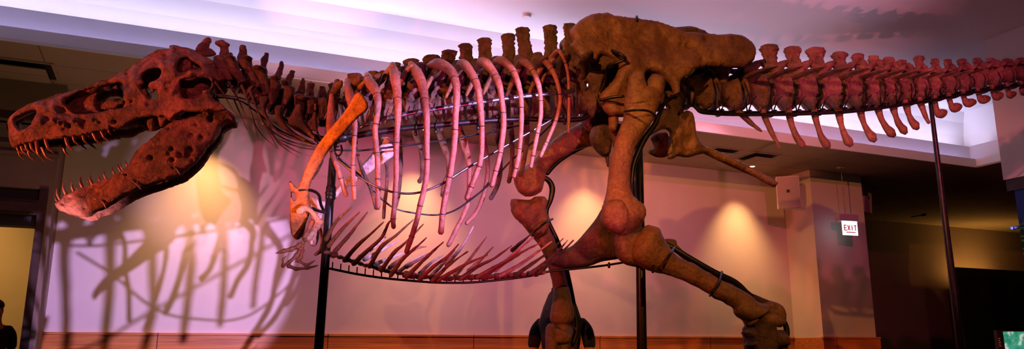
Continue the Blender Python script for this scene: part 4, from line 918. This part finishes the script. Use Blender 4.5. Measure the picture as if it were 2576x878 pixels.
GF = [[(200, 680), (280, 628), (357, 560)], [(230, 695), (330, 640), (430, 583)], [(290, 725), (400, 680), (485, 648)], [(480, 740), (560, 690), (655, 640)], [(720, 725), (810, 620), (882, 494)], [(770, 790), (860, 690), (960, 558)], [(430, 775), (510, 710), (590, 665)], [(620, 800), (700, 720), (770, 640)], [(850, 765), (930, 690), (997, 620)], [(960, 780), (1060, 720), (1160, 665)], [(560, 780), (620, 720), (700, 670)], [(380, 745), (450, 690), (540, 630), (600, 618)]]
for k, P in enumerate(GF):
    B = MB(); n_ = len(P); tube(B, [(*C(x, y), lerp(.05, .30, j / (n_ - 1)), lerp(.018, .0045, (j / (n_ - 1)) ** 1.2)) for j, (x, y) in enumerate(P)], n=9, sub=5, nz=.0035, ns=18); part(B, 'belly_rib', M['bone_pale' if k not in (3, 9, 11) else 'bone_rib'])
# knobbly mid-line of the belly basket
B = MB()
for k in range(34):
    t = k / 33; x = lerp(10, 1290, t); y = 665 + 150 * math.sin(min(t * 1.75, 1) * math.pi / 2) - 30 * max(0, t - .6) / .4
    pblob(B, *C(x, y - 8), 0, 11, 6.5, .05, nz=.010, seg=12)
part(B, 'belly_midline', M['bone_rib'])

# --- hip
ci = crop(1380, 10, 3.0276)
il = ci([(160, 205), (200, 160), (260, 110), (330, 78), (400, 70), (450, 67), (480, 85), (570, 98), (700, 115), (800, 130), (880, 150), (960, 182), (1030, 215), (1100, 216), (1200, 226), (1300, 232), (1400, 228), (1480, 248), (1540, 290), (1575, 350), (1572, 410), (1540, 455), (1490, 483), (1380, 488), (1250, 480), (1150, 492), (1100, 520), (1060, 560), (1010, 590), (1000, 640), (1000, 700), (960, 700), (930, 620), (880, 575), (830, 535), (780, 520), (740, 530), (720, 600), (700, 740), (600, 850), (480, 855), (430, 820), (400, 760), (395, 690), (440, 640), (498, 570), (520, 520), (535, 470), (510, 432), (460, 402), (400, 395), (350, 442), (280, 430), (230, 402), (200, 352), (162, 315), (190, 292), (165, 245)])
ib = [(*ci([(600, 450)])[0], 20, .03), (*ci([(800, 460)])[0], 22, .02), (*ci([(700, 300)])[0], 26, -.015), (*ci([(900, 300)])[0], 10, -.015), (*ci([(1050, 330)])[0], 8, -.025), (*ci([(1000, 325)])[0], 6, -.022), (*ci([(640, 300)])[0], 5, -.012), (*ci([(1180, 290)])[0], 8, -.02), (*ci([(1300, 420)])[0], 26, .02), (*ci([(1300, 280)])[0], 22, .015), (*ci([(360, 180)])[0], 26, .015), (*ci([(1150, 440)])[0], 8, -.018), (*ci([(1100, 480)])[0], 6, -.015), (*ci([(540, 640)])[0], 14, .006), (*ci([(940, 640)])[0], 12, .02)]
ild = lambda x, y: itp(y, [(30, -.10), (100, -.15), (180, -.26), (300, -.24)])
for mi in (False, True):
    B = MB(); slab(B, il, d=ild, T=.05, R=13, sp=5, bumps=ib, nz=.010, ns=5, rough=1.0)
    if mi: B.v = [tuple(mir(V(p))) for p in B.v]
    part(B, 'ilium', M['bone'])
B = MB(); slab(B, ci([(365, 420), (400, 395), (470, 400), (510, 430), (500, 480), (450, 510), (400, 505), (365, 470)]), d=-.17, T=.05, R=12, sp=5, nz=.012)
slab(B, ci([(280, 540), (300, 500), (420, 480), (440, 520), (400, 640), (370, 760), (330, 800), (330, 700)]), d=-.08, T=.04, R=10, sp=6, nz=.01)
part(B, 'sacral_rib', M['bone_dark'])
# pubis: shaft, boot
pub = [(1552, 400), (1545, 480), (1524, 505), (1515, 522), (1496, 554), (1470, 586), (1443, 615), (1412, 631), (1384, 645), (1382, 664), (1417, 674), (1454, 674), (1485, 669), (1511, 659), (1553, 652), (1580, 648), (1610, 635), (1612, 560), (1600, 480), (1585, 400)]
B = MB(); slab(B, pub, d=0, T=.06, R=16, sp=6, nz=.008, bumps=[(1480, 620, 20, -.03), (1540, 600, 22, -.03), (1440, 664, 12, .03), (1500, 655, 12, .03)]); loft(B, [(1530, 320, 1580, 320, -.15), (1545, 380, 1590, 380, -.08), (1548, 450, 1592, 450, -.02)], ratio=.6, n=16); loft(B, [(1530, 320, 1580, 320, .15), (1545, 380, 1590, 380, .08), (1548, 450, 1592, 450, .02)], ratio=.6, n=16)
part(B, 'pubis', M['bone_dark'])
i2 = crop(1440, 150, 3.2525)
B = MB(); slab(B, i2([(300, 460), (360, 440), (380, 520), (350, 600), (300, 560), (295, 500)]), d=-.2, T=.04, R=10, sp=5, nz=.008); part(B, 'pubis', M['bone'])
B = MB(); slab(B, i2([(135, 640), (160, 560), (220, 530), (300, 545), (330, 600), (320, 700), (300, 780), (250, 795), (200, 750), (160, 700)]), d=.12, T=.07, R=14, sp=5, nz=.01, bumps=[(*i2([(210, 620)])[0], 8, .03)])
slab(B, i2([(265, 780), (300, 780), (300, 878), (285, 878)]), d=.12, T=.02, R=4, sp=4)
part(B, 'pubis', M['bone_dark'])
# ischium
isc = i2([(755, 345), (800, 297), (885, 290), (897, 380), (900, 425), (940, 415), (985, 440), (1005, 520), (1022, 625), (1062, 690), (1120, 722)]) + [(1803, 379), (1838, 396), (1873, 412), (1912, 433), (1953, 456), (1955, 464), (1945, 470), (1905, 449), (1873, 432), (1838, 415), (1803, 402)] + i2([(1100, 770), (1040, 775), (940, 800), (860, 790), (820, 812), (776, 806), (778, 700), (795, 600), (740, 570), (640, 620), (620, 600), (660, 540), (700, 450), (740, 400), (790, 400)])
B = MB(); slab(B, isc, d=lambda x, y: itp(x, [(1640, -.22), (1700, -.16), (1780, -.07), (1950, -.03)]), T=.035, R=11, sp=4.5, nz=.008, ns=9, bumps=[(*i2([(930, 690)])[0], 20, -.03), (*i2([(880, 600)])[0], 12, .025), (*i2([(800, 690)])[0], 8, .03), (*i2([(860, 470)])[0], 14, .02), (*i2([(1000, 700)])[0], 12, .02)])
isch = part(B, 'ischium', M['bone'])
B = MB(); slab(B, i2([(640, 640), (690, 600), (780, 600), (790, 700), (770, 790), (700, 800), (625, 768), (628, 740), (665, 720), (655, 680)]), d=.1, T=.035, R=10, sp=5, nz=.008)
tube(B, [(1760, 372, .08, .03), (1830, 408, .06, .024), (1900, 440, .04, .02), (1948, 462, .04, .016)], n=10)
part(B, 'ischium', M['bone_dark'])

# --- legs
B = MB()
loft(B, [(1582, 232, 1660, 232), (1573, 243, 1664, 243), (1571, 262, 1657, 262), (1571, 280, 1651, 281), (1565, 307, 1640, 310), (1554, 340, 1617, 340), (1541, 381, 1595, 377), (1532, 420, 1586, 420), (1530, 450, 1584, 450), (1526, 480, 1588, 486), (1521, 506, 1605, 506), (1517, 530, 1619, 520), (1514, 552, 1620, 550), (1530, 574, 1606, 570), (1548, 586, 1588, 586)], d=-.45, ratio=.72, n=28, nz=.006)
loft(B, [(1592, 182, 1612, 180), (1583, 193, 1620, 188), (1580, 211, 1624, 211), (1576, 240, 1632, 242), (1574, 262, 1640, 262)], d=-.47, ratio=.85, n=18)
loft(B, [(1636, 190, 1655, 189), (1629, 202, 1668, 199), (1628, 218, 1671, 216), (1620, 245, 1665, 242), (1610, 262, 1660, 262)], d=-.44, ratio=1.1, n=18)
slab(B, [(1514, 520), (1530, 505), (1560, 502), (1576, 520), (1582, 550), (1572, 578), (1552, 588), (1530, 577), (1516, 556)], d=-.53, T=.065, R=22, sp=5, nz=.010); slab(B, [(1580, 500), (1606, 505), (1621, 520), (1624, 540), (1614, 560), (1590, 556), (1576, 530)], d=-.50, T=.07, R=18, sp=5, nz=.010)
fem = part(B, 'femur', M['bone'])
B = MB()
loft(B, [(1636, 566, 1618, 574), (1656, 574, 1592, 612), (1664, 594, 1590, 650), (1676, 614, 1622, 676), (1692, 634, 1655, 686), (1719, 651, 1690, 694), (1745, 665, 1715, 705), (1770, 679, 1742, 719), (1803, 700, 1780, 738), (1830, 710, 1800, 750), (1853, 720, 1826, 762), (1880, 740, 1846, 776), (1905, 757, 1850, 792), (1935, 770, 1880, 806)], d=-.46, ratio=.8, n=26, nz=.007)
slab(B, [(1550, 590), (1600, 578), (1632, 570), (1650, 590), (1640, 620), (1630, 668), (1590, 670), (1562, 658), (1548, 630)], d=-.40, T=.07, R=18, sp=5, nz=.01)
tib = part(B, 'tibia', M['bone'])
B = MB(); loft(B, [(1668, 602, 1672, 618), (1682, 600, 1684, 624), (1698, 604, 1694, 624), (1702, 612, 1698, 620)], d=-.34, ratio=.7, n=14)
tube(B, [(1690, 616, -.34, .03), (1730, 650, -.36, .024), (1800, 694, -.38, .02), (1870, 736, -.40, .022), (1930, 766, -.44, .035)], n=10)
part(B, 'fibula', M['bone_dark'])
an = crop(1840, 640, 3.69)
B = MB()
pblob(B, *an([(390, 620)])[0], -.48, 28, 14, .09, nz=.008); pblob(B, *an([(420, 560)])[0], -.45, 20, 26, .08, nz=.008); pblob(B, *an([(370, 610)])[0], -.50, 26, 18, .08)
slab(B, an([(35, 510), (150, 480), (240, 450), (330, 425), (430, 455), (470, 510), (492, 580), (470, 640), (400, 672), (330, 672), (250, 640), (150, 670), (120, 620), (60, 580)]), d=-.42, T=.07, R=14, sp=4, nz=.01, bumps=[(*an([(340, 560)])[0], 3, -.03), (*an([(370, 500)])[0], 3, -.03), (*an([(240, 610)])[0], 6, -.04), (*an([(300, 440)])[0], 4, -.02)])
part(B, 'ankle', M['bone'])
def foot(tops, px_d, gx, names='bone_dark'):
    for k, (a0, b0, x, d) in enumerate(tops):
        B = MB(); c0 = (pt(a0[0], a0[1], d) + pt(b0[0], b0[1], d)) / 2; r0 = (pt(a0[0], a0[1], d) - pt(b0[0], b0[1], d)).length / 2
        g0 = c0 + TB * gx[0] + NB * (k - 1) * .05; g0.z = PLAT + .14; knee = g0
        wtube(B, [c0 + UP * .02, c0.lerp(g0, .12), c0.lerp(g0, .5), c0.lerp(g0, .88), g0], [r0 * .9, r0 * .95, r0 * .62, r0 * .75, r0 * .8], n=16, nz=.008, ns=9); mt = part(B, 'metatarsal', M[names])
        dirn = (-TB * math.cos((k - 1) * .45) + NB * math.sin((k - 1) * .45) * 1.0).normalized(); p = g0.copy(); r = r0 * .7
        for j in range(3):
            L = .17 * (1 - .15 * j); q_ = p + dirn * L; q_.z = max(PLAT + .065, p.z - .05)
            B = MB(); wtube(B, [p, p.lerp(q_, .5), q_], [r, r * .72, r * (.9 if j < 2 else .15)], n=12, nz=.005); part(B, 'toe_bone' if j < 2 else 'claw', M[names], parent=mt); p = q_; r *= .85
foot([(an([(105, 735)])[0], an([(240, 700)])[0], 0, -.36), (an([(200, 690)])[0], an([(420, 720)])[0], 0, -.47), (an([(410, 740)])[0], an([(515, 790)])[0], 0, -.40)], 0, (-.02,))
B = MB(); slab(B, an([(100, 715), (132, 708), (180, 672), (262, 682), (400, 708), (500, 742), (515, 800), (490, 860), (150, 860), (148, 800)]), d=-.42, T=.09, R=16, sp=4.5, nz=.012, bumps=[(*an([(210, 760)])[0], 4, -.04), (*an([(440, 790)])[0], 4, -.03), (*an([(250, 850)])[0], 5, -.04)]); part(B, 'ankle', M['bone_dark'])

# far leg
B = MB(); loft(B, [(1490, 296, 1510, 368), (1460, 308, 1480, 370), (1428, 326, 1448, 378), (1388, 354, 1406, 401), (1362, 383, 1380, 426), (1328, 414, 1368, 452), (1298, 434, 1364, 476), (1294, 458, 1346, 492), (1306, 480, 1328, 494)], d=.40, ratio=.75, n=24); pass
slab(B, [(1292, 444), (1308, 428), (1334, 416), (1358, 420), (1372, 440), (1368, 462), (1362, 482), (1346, 490), (1328, 495), (1306, 484), (1296, 466)], d=.36, T=.085, R=17, sp=5, nz=.012, ns=9, rough=1.5)
part(B, 'femur', M['bone'])
B = MB(); slab(B, [(1284, 506), (1290, 500), (1312, 502), (1334, 502), (1342, 496), (1366, 494), (1378, 508), (1373, 526), (1380, 552), (1376, 590), (1350, 600), (1336, 590), (1318, 570), (1304, 556), (1292, 544), (1286, 530)], d=.38, T=.085, R=17, sp=5, nz=.010, ns=9, rough=1.2)
loft(B, [(1310, 520, 1366, 518), (1306, 540, 1372, 538), (1312, 560, 1376, 556), (1330, 586, 1383, 580), (1354, 614, 1396, 608), (1372, 651, 1408, 645), (1384, 687, 1420, 680), (1391, 723, 1429, 718), (1391, 752, 1436, 748), (1387, 780, 1442, 776), (1384, 798, 1444, 794), (1388, 812, 1438, 810), (1400, 820, 1424, 819)], d=.42, ratio=.8, n=24)
part(B, 'tibia', M['bone'])
foot([((1374, 824), (1402, 838), 0, .34), ((1390, 822), (1436, 846), 0, .42), ((1410, 832), (1442, 850), 0, .52)], 0, (-.05,), 'bone')
B = MB(); slab(B, [(1376, 820), (1400, 822), (1430, 836), (1438, 850), (1430, 866), (1400, 868), (1378, 862), (1384, 845)], d=.36, T=.06, R=10, sp=5, nz=.01); part(B, 'ankle', M['bone'])

# ------------------------------------------------------------------ the steel armature
gA = pt(1612, 700, .12)
AR = empty('support_armature', V((gA.x, gA.y, PLAT)), label='black steel armature of poles, rods and clamps holding up the skeleton', cat='support stand')
def apart(B, name, m='steel_black', parent=None, label=None):
    o = B.build(name, M[m], parent=parent or AR)
    if label: o['label'] = label
    return o
def pole(name, a, b, d, r0, r1, label, plate=True):
    p0 = pt(*a, d); p1 = pt(*b, d); t = (p1 - p0); k = (PLAT + .04 - p0.z) / t.z; bot_ = p0 + t * k
    B = MB(); wtube(B, [p0, p0.lerp(bot_, .5), bot_], [r0, (r0 + r1) / 2, r1], n=24); o = apart(B, name, label=label)
    B = MB(); 
    vs = [(bot_.x + rr * math.cos(2 * math.pi * k_ / 28), bot_.y + rr * math.sin(2 * math.pi * k_ / 28), PLAT + zz) for rr, zz in ((.14, 0), (.14, .015), (.06, .02), (.05, .05)) for k_ in range(28)]
    B.add(vs, [(i * 28 + k_, i * 28 + (k_ + 1) % 28, (i + 1) * 28 + (k_ + 1) % 28, (i + 1) * 28 + k_) for i in range(3) for k_ in range(28)] + [tuple(range(28))]); apart(B, 'foot_plate', parent=o)
    return o
pf = pole('support_pole', (838, 400), (815, 700), 0, .030, .036, 'shiny black front pole under the chest')
pm = pole('support_pole', (1606, 330), (1612, 700), .12, .036, .042, 'thick black pole under the hip')
ptl = pole('support_pole', (2340, 252), (2398, 720), 0, .019, .040, 'slim black pole under the tail')
B = MB(); c = pt(831, 493, -.0); tube(B, [(833, 470, 0, .036), (831, 500, 0, .037)], n=20); tube(B, [(832, 485, 0, .040), (831, 489, 0, .040)], n=20); apart(B, 'pole_collar', parent=pf)
# rods under the spine
B = MB(); tube(B, [(630, 232, 0, .014), (700, 290, 0, .016), (760, 330, 0, .02), (820, 352, 0, .026), (870, 345, 0, .026), (930, 335, 0, .026), (1000, 325, 0, .024), (1080, 317, 0, .024), (1170, 309, 0, .022), (1260, 302, 0, .02), (1350, 300, 0, .02), (1420, 302, 0, .02), (1460, 300, 0, .02), (1478, 290, 0, .02), (1498, 272, 0, .02), (1540, 262, 0, .02)], n=14); apart(B, 'spine_rod')
for dd, oy in ((-.045, 2), (.03, -3)):
    B = MB(); tube(B, [(1700, 290 + oy, dd, .012), (1722, 268 + oy, dd, .014), (1742, 263 + oy, dd, .015), (1752, 270 + oy, dd, .015), (1764, 280 + oy, dd, .015), (1800, 284 + oy, dd, .015), (1841, 286 + oy, dd, .015), (1967, 286 + oy, dd, .015), (2107, 281 + oy, dd, .015), (2182, 274 + oy, dd, .015), (2228, 268 + oy, dd, .014), (2281, 260 + oy, dd, .014), (2334, 252 + oy, dd, .014), (2387, 243 + oy, dd, .012), (2440, 233 + oy, dd, .010), (2493, 225 + oy * .8, dd, .010), (2574, 213 + oy * .6, dd, .010), (2640, 206, dd, .010)], n=12); apart(B, 'tail_rod')
# clamps on each tail vertebra: ring on the rods and two prongs over the bone
rodY = [(1741, 263), (1764, 280), (1841, 286), (1967, 286), (2107, 281), (2182, 274), (2228, 268), (2281, 260), (2334, 252), (2387, 243), (2440, 233), (2493, 225), (2574, 213), (2640, 206)]
for i, (x, y, hp) in enumerate(TL[1:18], 1):
    k = hp / 84.0; ry = itp(x, rodY); B = MB(); s = wsize(1, x, y)
    for ox in (-6,):
        c = pt(x + ox * k, ry, 0); pp = [c + (NB * .068 * math.cos(a) + UP * .022 * math.sin(a)) for a in [2 * math.pi * j / 14 for j in range(15)]]; wtube(B, pp, [.008] * 15, n=8, caps=False)
    R = wsize(hp / 2, x, y)
    tube(B, [(x - 6 * k, ry - 4, -.05, .006), (x - 9 * k, y + 22 * k, -R * .85, .006), (x - 4 * k, y + 4 * k, -R * .95, .006), (x - 10 * k, y - 14 * k, -R * .86, .005), (x - 14 * k, y - 26 * k, -R * .7, .004)], n=7)
    tube(B, [(x - 4 * k, ry - 4, -.05, .006), (x + 6 * k, y + 24 * k, -R * .85, .006), (x + 12 * k, y + 16 * k, -R * .92, .005), (x + 18 * k, y + 10 * k, -R * .93, .003)], n=7)
    apart(B, 'clamp')
for i, (x, y, hp) in enumerate(DV[:12]):
    ry = itp(x, [(840, 350), (1000, 325), (1170, 309), (1300, 300), (1480, 290)]); B = MB()
    c = pt(x + 12, ry, 0); pp = [c + (NB * .034 * math.cos(a) + UP * .034 * math.sin(a)) for a in [2 * math.pi * j / 12 for j in range(13)]]; wtube(B, pp, [.009] * 13, n=8, caps=False)
    wtube(B, [c - UP * .03, c - UP * .055], [.012, .014], n=8)
    tube(B, [(x + 12, ry - 6, 0, .007), (x + 14, y + 24, -.07, .007), (x + 6, y + 6, -.12, .006), (x + 10, y - 14, -.11, .004)], n=7); apart(B, 'clamp')
# drilled flat bar inside the ribs
B = MB(); Q = resamp([(905, 320, -.34), (960, 300, -.38), (1000, 291, -.40), (1050, 281, -.41), (1100, 273, -.42), (1160, 264, -.42), (1220, 255, -.42), (1300, 244, -.40), (1380, 236, -.36), (1446, 228, -.30)], 4)
vs = []
for q in Q:
    c = pt(*q)
    for a, b in ((-.004, .016), (.004, .016), (.004, -.016), (-.004, -.016)): vs.append(c + NB * a + UP * b)
B.add(vs, [(i * 4 + k, i * 4 + (k + 1) % 4, (i + 1) * 4 + (k + 1) % 4, (i + 1) * 4 + k) for i in range(len(Q) - 1) for k in range(4)] + [(0, 1, 2, 3), tuple(len(vs) - 4 + k for k in range(4))])
bar = apart(B, 'drilled_bar', 'steel_bar')
B = MB()
for i in range(1, len(Q) - 1):
    c = pt(*Q[i]) - NB * .0045; wtube(B, [c, c - NB * .002], [.005, .005], n=8)
apart(B, 'bolt', parent=bar)
# hoops bracing the rib cage
for P, d0, d1, r, m in (([(1423, 280), (1390, 300), (1297, 353), (1225, 394), (1157, 434), (1115, 461), (1056, 484), (1005, 486), (963, 476), (930, 461), (896, 440), (850, 400)], -.25, -.42, .010, 'steel_bar'),
                     ([(1400, 300), (1338, 360), (1284, 406), (1229, 465), (1178, 507), (1140, 531), (1098, 541), (1048, 537), (997, 526), (959, 499), (908, 444), (850, 395)], .25, .45, .009, 'steel_black'),
                     ([(840, 377), (900, 379), (960, 373), (1010, 367), (1070, 360), (1130, 350), (1200, 338), (1260, 326), (1330, 310)], .2, .25, .010, 'steel_black')):
    B = MB(); n_ = len(P); tube(B, [(x, y, d0 + (d1 - d0) * math.sin(math.pi * k / (n_ - 1)), r) for k, (x, y) in enumerate(P)], n=8, flat=(UP, .8)); apart(B, 'rib_hoop', m)
# neck rods
for P, d, r in (([(530, 238), (560, 240), (600, 245), (640, 262), (680, 300), (740, 340), (800, 362)], -.06, .006), ([(532, 246), (570, 246), (610, 256), (650, 285), (700, 325), (760, 352), (820, 366)], .04, .007), ([(700, 350), (760, 372), (830, 378)], -.1, .005), ([(660, 310), (720, 352), (800, 372)], -.14, .006)):
    B = MB(); tube(B, [(x, y, d, r) for x, y in P], n=8); apart(B, 'neck_rod', 'steel_bar' if r < .0065 else 'steel_black')
B = MB(); tube(B, [(838, 404, 0, .02), (838, 372, 0, .022), (850, 350, 0, .024)], n=12); tube(B, [(826, 352, 0, .035), (868, 346, 0, .035)], n=14); apart(B, 'pole_head', parent=pf)
# brackets to the shoulder
for P, r in (([(752, 478, -.34), (768, 477, -.34), (790, 481, -.30), (803, 492, -.2), (806, 510, -.12), (812, 525, -.05), (822, 538, 0)], .011), ([(786, 524, -.28), (800, 530, -.2), (818, 535, -.05)], .011), ([(848, 395, 0), (842, 430, .02), (834, 460, 0)], .009), ([(812, 405, -.4), (800, 430, -.38), (786, 450, -.36)], .006), ([(858, 366, -.05), (860, 380, -.08), (852, 392, -.05), (842, 385, 0)], .008)):
    B = MB(); tube(B, [(x, y, d, r) for x, y, d in P], n=9); apart(B, 'bracket')
# belly rail with its little uprights
BR = [(822, 674), (860, 682), (900, 690), (960, 699), (1030, 706), (1100, 711), (1180, 711), (1250, 705), (1330, 695), (1382, 683), (1450, 676), (1520, 668), (1600, 655)]
B = MB(); tube(B, [(x, y, 0, .009) for x, y in BR], n=9); rl = apart(B, 'belly_rail')
for k in range(27):
    x = lerp(836, 1370, k / 26); y = itp(x, BR); h_ = 17 if x < 1100 else lerp(15, 8, (x - 1100) / 270)
    B = MB(); tube(B, [(x, y, 0, .005), (x + 1, y - h_, 0, .005)], n=6, sub=1); apart(B, 'upright', parent=rl)
for k, (x, y) in enumerate(((1590, 652), (1532, 662))):
    B = MB(); tube(B, [(x, y, -.06, .01), (x, y + 10, -.06, .012)], n=8); apart(B, 'bolt', parent=rl)
# leg rods
B = MB(); tube(B, [(1690, 240, -.36, .007), (1672, 262, -.38, .009), (1658, 288, -.40, .018), (1646, 315, -.40, .022), (1622, 348, -.40, .024), (1604, 385, -.40, .024), (1592, 420, -.40, .024), (1588, 470, -.40, .022), (1594, 520, -.36, .02)], n=14); apart(B, 'leg_rod')
B = MB(); tube(B, [(1672, 612, -.36, .02), (1700, 628, -.38, .022), (1740, 652, -.40, .022), (1800, 686, -.42, .022), (1850, 710, -.42, .022), (1885, 742, -.42, .022), (1920, 758, -.40, .02), (1965, 800, -.38, .02), (1979, 830, -.38, .022), (1976, 865, -.38, .022)], n=14); apart(B, 'leg_rod')
B = MB(); tube(B, [(1352, 440, .46, .018), (1378, 452, .46, .024), (1389, 472, .46, .026), (1386, 500, .46, .022), (1375, 528, .46, .02), (1378, 555, .46, .02), (1405, 614, .46, .02), (1427, 687, .46, .02), (1445, 777, .46, .02), (1450, 830, .46, .022), (1440, 866, .46, .022)], n=14); apart(B, 'leg_rod')
B = MB(); tube(B, [(1480, 365, .46, .014), (1438, 385, .46, .016), (1400, 410, .46, .02), (1376, 436, .46, .022)], n=12); apart(B, 'leg_rod')
# straps round the leg bones and hip hooks
for P, r in (([(1571, 281, -.50), (1600, 277, -.66), (1630, 279, -.64), (1652, 292, -.46), (1640, 290, -.3)], .009), ([(1697, 622, -.42), (1686, 640, -.60), (1671, 668, -.62), (1668, 676, -.5)], .009), ([(1816, 684, -.42), (1808, 715, -.58), (1791, 738, -.6), (1786, 744, -.46)], .010), ([(1644, 664, -.5), (1642, 684, -.6)], .011),
             ([(1334, 590, .40), (1350, 578, .22), (1372, 560, .24), (1390, 551, .42)], .009), ([(1510, 252, -.30), (1540, 245, -.36), (1568, 242, -.40)], .013),
             ([(1539, 127, -.27), (1556, 134, -.36), (1573, 146, -.38), (1568, 152, -.36), (1545, 160, -.32), (1528, 168, -.26), (1524, 200, -.16), (1512, 230, -.1), (1498, 262, -.05)], .012),
             ([(1750, 172, -.32), (1738, 186, -.30), (1724, 198, -.28), (1730, 214, -.2), (1742, 222, -.14), (1744, 262, -.05)], .012), ([(1602, 52, -.19), (1602, 46, -.17), (1602, 42, -.1)], .012), ([(1712, 283, -.25), (1724, 270, -.2), (1740, 262, -.05)], .012),
             ([(1686, 246, -.38), (1700, 238, -.36), (1712, 232, -.28)], .008)):
    B = MB(); tube(B, [(x, y, d, r) for x, y, d in P], n=9); apart(B, 'strap')

# ------------------------------------------------------------------ visitors
def person(name_loc, h, face, hair, label, arm_bend=0.0, arms=True, hairlen=.0, seed=0, shoulder=.2):
    """face = heading in radians"""
    x0, y0, z0 = name_loc
    e = empty('person', V((x0, y0, z0)), face, label=label, cat='person', group=None)
    s = h / 1.72
    def sk(name, verts, edges, radii, m, sub=2):
        me = bpy.data.meshes.new(name); me.from_pydata([tuple(V(v) * s) for v in verts], edges, []); o = bpy.data.objects.new(name, me); COL.objects.link(o); o.parent = e
        md = o.modifiers.new('skin', 'SKIN'); o.modifiers.new('sub', 'SUBSURF').levels = sub; o.modifiers['sub'].render_levels = sub
        for v, r in zip(me.skin_vertices[0].data, radii): v.radius = (r[0] * s, r[1] * s) if isinstance(r, tuple) else (r * s, r * s)
        me.skin_vertices[0].data[0].use_root = True; me.materials.append(m)
        for p in me.polygons: p.use_smooth = True
        md.use_smooth_shade = True
        return o
    S_ = shoulder
    # body: legs, trunk, neck, head, arms as one surface
    vb = [(0, 0, .95), (0, 0, 1.12), (0, .0, 1.30), (0, .01, 1.42), (0, 0, 1.50), (0, -.01, 1.57), (0, -.015, 1.66)]
    rb = [(.15, .11), (.13, .10), (.15, .11), (.10, .08), .055, (.07, .085), (.066, .085)]
    eb = [(0, 1), (1, 2), (2, 3), (3, 4), (4, 5), (5, 6)]
    for sx in (-1, 1):
        i = len(vb); vb += [(sx * .09, 0, .86), (sx * .10, .0, .50), (sx * .10, .02, .10), (sx * .10, -.10, .04)]; rb += [.085, .058, .04, (.045, .03)]; eb += [(0, i), (i, i + 1), (i + 1, i + 2), (i + 2, i + 3)]
        i = len(vb); vb += [(sx * S_ * .8, .01, 1.405), (sx * S_, .01, 1.36), (sx * (S_ + .04), .02, 1.10), (sx * (S_ + .03), -.08, .88), (sx * (S_ + .025), -.11, .81)]; rb += [.055, .052, .038, .026, (.022, .034)]; eb += [(3, i), (i, i + 1), (i + 1, i + 2), (i + 2, i + 3), (i + 3, i + 4)]
        j = len(vb) - 1
        for f_, (ox, oy, L) in enumerate(((0, -.025, .085), (0, -.008, .095), (0, .010, .09), (0, .026, .07), (-sx * .03, -.04, .05))):
            k = len(vb); bx, by, bz = vb[j]; vb += [(bx + ox * .6, by + oy, bz - .035), (bx + ox, by + oy * 1.2 - .008, bz - .035 - L * .5), (bx + ox, by + oy * 1.2 - .02, bz - .03 - L)]; rb += [.010, .009, .008]; eb += [(j, k), (k, k + 1), (k + 1, k + 2)]
    sk('body', vb, eb, rb, M['skin'])
    # shirt and trousers
    vs_ = [(0, 0, .93), (0, 0, 1.12), (0, 0, 1.30), (0, .01, 1.42), (0, .005, 1.455)]; rs = [(.165, .125), (.15, .115), (.17, .125), (.13, .095), (.07, .065)]; es_ = [(0, 1), (1, 2), (2, 3), (3, 4)]
    for sx in (-1, 1):
        i = len(vs_); vs_ += [(sx * S_ * .8, .01, 1.405), (sx * (S_ + .005), .01, 1.36), (sx * (S_ + .03), .015, 1.19)]; rs += [.068, .066, .055]; es_ += [(3, i), (i, i + 1), (i + 1, i + 2)]
    sk('shirt', vs_, es_, rs, M['cloth'])
    vt = [(0, 0, .96)]; rt_ = [(.16, .12)]; et = []
    for sx in (-1, 1):
        i = len(vt); vt += [(sx * .09, 0, .85), (sx * .10, 0, .50), (sx * .10, .02, .10)]; rt_ += [.098, .072, .06]; et += [(0, i), (i, i + 1), (i + 1, i + 2)]
    sk('trousers', vt, et, rt_, M['jeans'])
    # head details: nose, ears, mouth and eyes on the face side (-y)
    B = MB(); mw = lambda p: V((x0, y0, z0)) + V((math.cos(face) * p[0] - math.sin(face) * p[1], math.sin(face) * p[0] + math.cos(face) * p[1], p[2])) * 1.0
    def L2(p): return mw((p[0] * s, p[1] * s, p[2] * s))
    fx = V((math.cos(face), math.sin(face), 0)); fy = V((-math.sin(face), math.cos(face), 0))
    wtube(B, [L2((0, -.088, 1.635)), L2((0, -.104, 1.605)), L2((0, -.108, 1.592))], [.008 * s, .012 * s, .012 * s], n=8)
    for sx in (-1, 1): blob(B, L2((sx * .074, .0, 1.61)), (fx * .010 * s, fy * .018 * s, UP * .030 * s), nz=0, seg=10)
    B.build('face_features', M['skin'], parent=e)
    B = MB()
    for sx in (-1, 1): blob(B, L2((sx * .028, -.092, 1.628)), (fx * .012 * s, fy * .006 * s, UP * .006 * s), nz=0, seg=8)
    blob(B, L2((0, -.092, 1.562)), (fx * .022 * s, fy * .006 * s, UP * .005 * s), nz=0, seg=8)
    B.build('eyes_and_mouth', M['hair'], parent=e)
    B = MB(); blob(B, L2((0, .022, 1.665)), (fx * .088 * s, fy * .098 * s, UP * .085 * s), nz=.006, ns=20, seg=24)
    if hairlen:
        loftp = [L2((0, .045, 1.66)), L2((0, .07, 1.55)), L2((0, .095, 1.42)), L2((0, .105, 1.66 - hairlen))]
        wtube(B, loftp, [.10 * s, .15 * s, .19 * s, .15 * s], n=20, flat=(fy, .45), nz=.012, ns=16)
    B.build('hair', M['hair'], parent=e)
    return e
pc = pt(1412, 800, .98)
person((pc.x, pc.y, 0), 1.78, math.radians(172), 1, 'person with long black hair in a black top behind the far leg', hairlen=.50, shoulder=.215)
pd = onw(2, 780, -.9)
person((pd.x - .06, pd.y, 0), EYE + (onw(2, 757, -.9).z - EYE) - .0, math.radians(60), 1, 'dark-haired person in dark clothes passing the doorway at left', shoulder=.2)
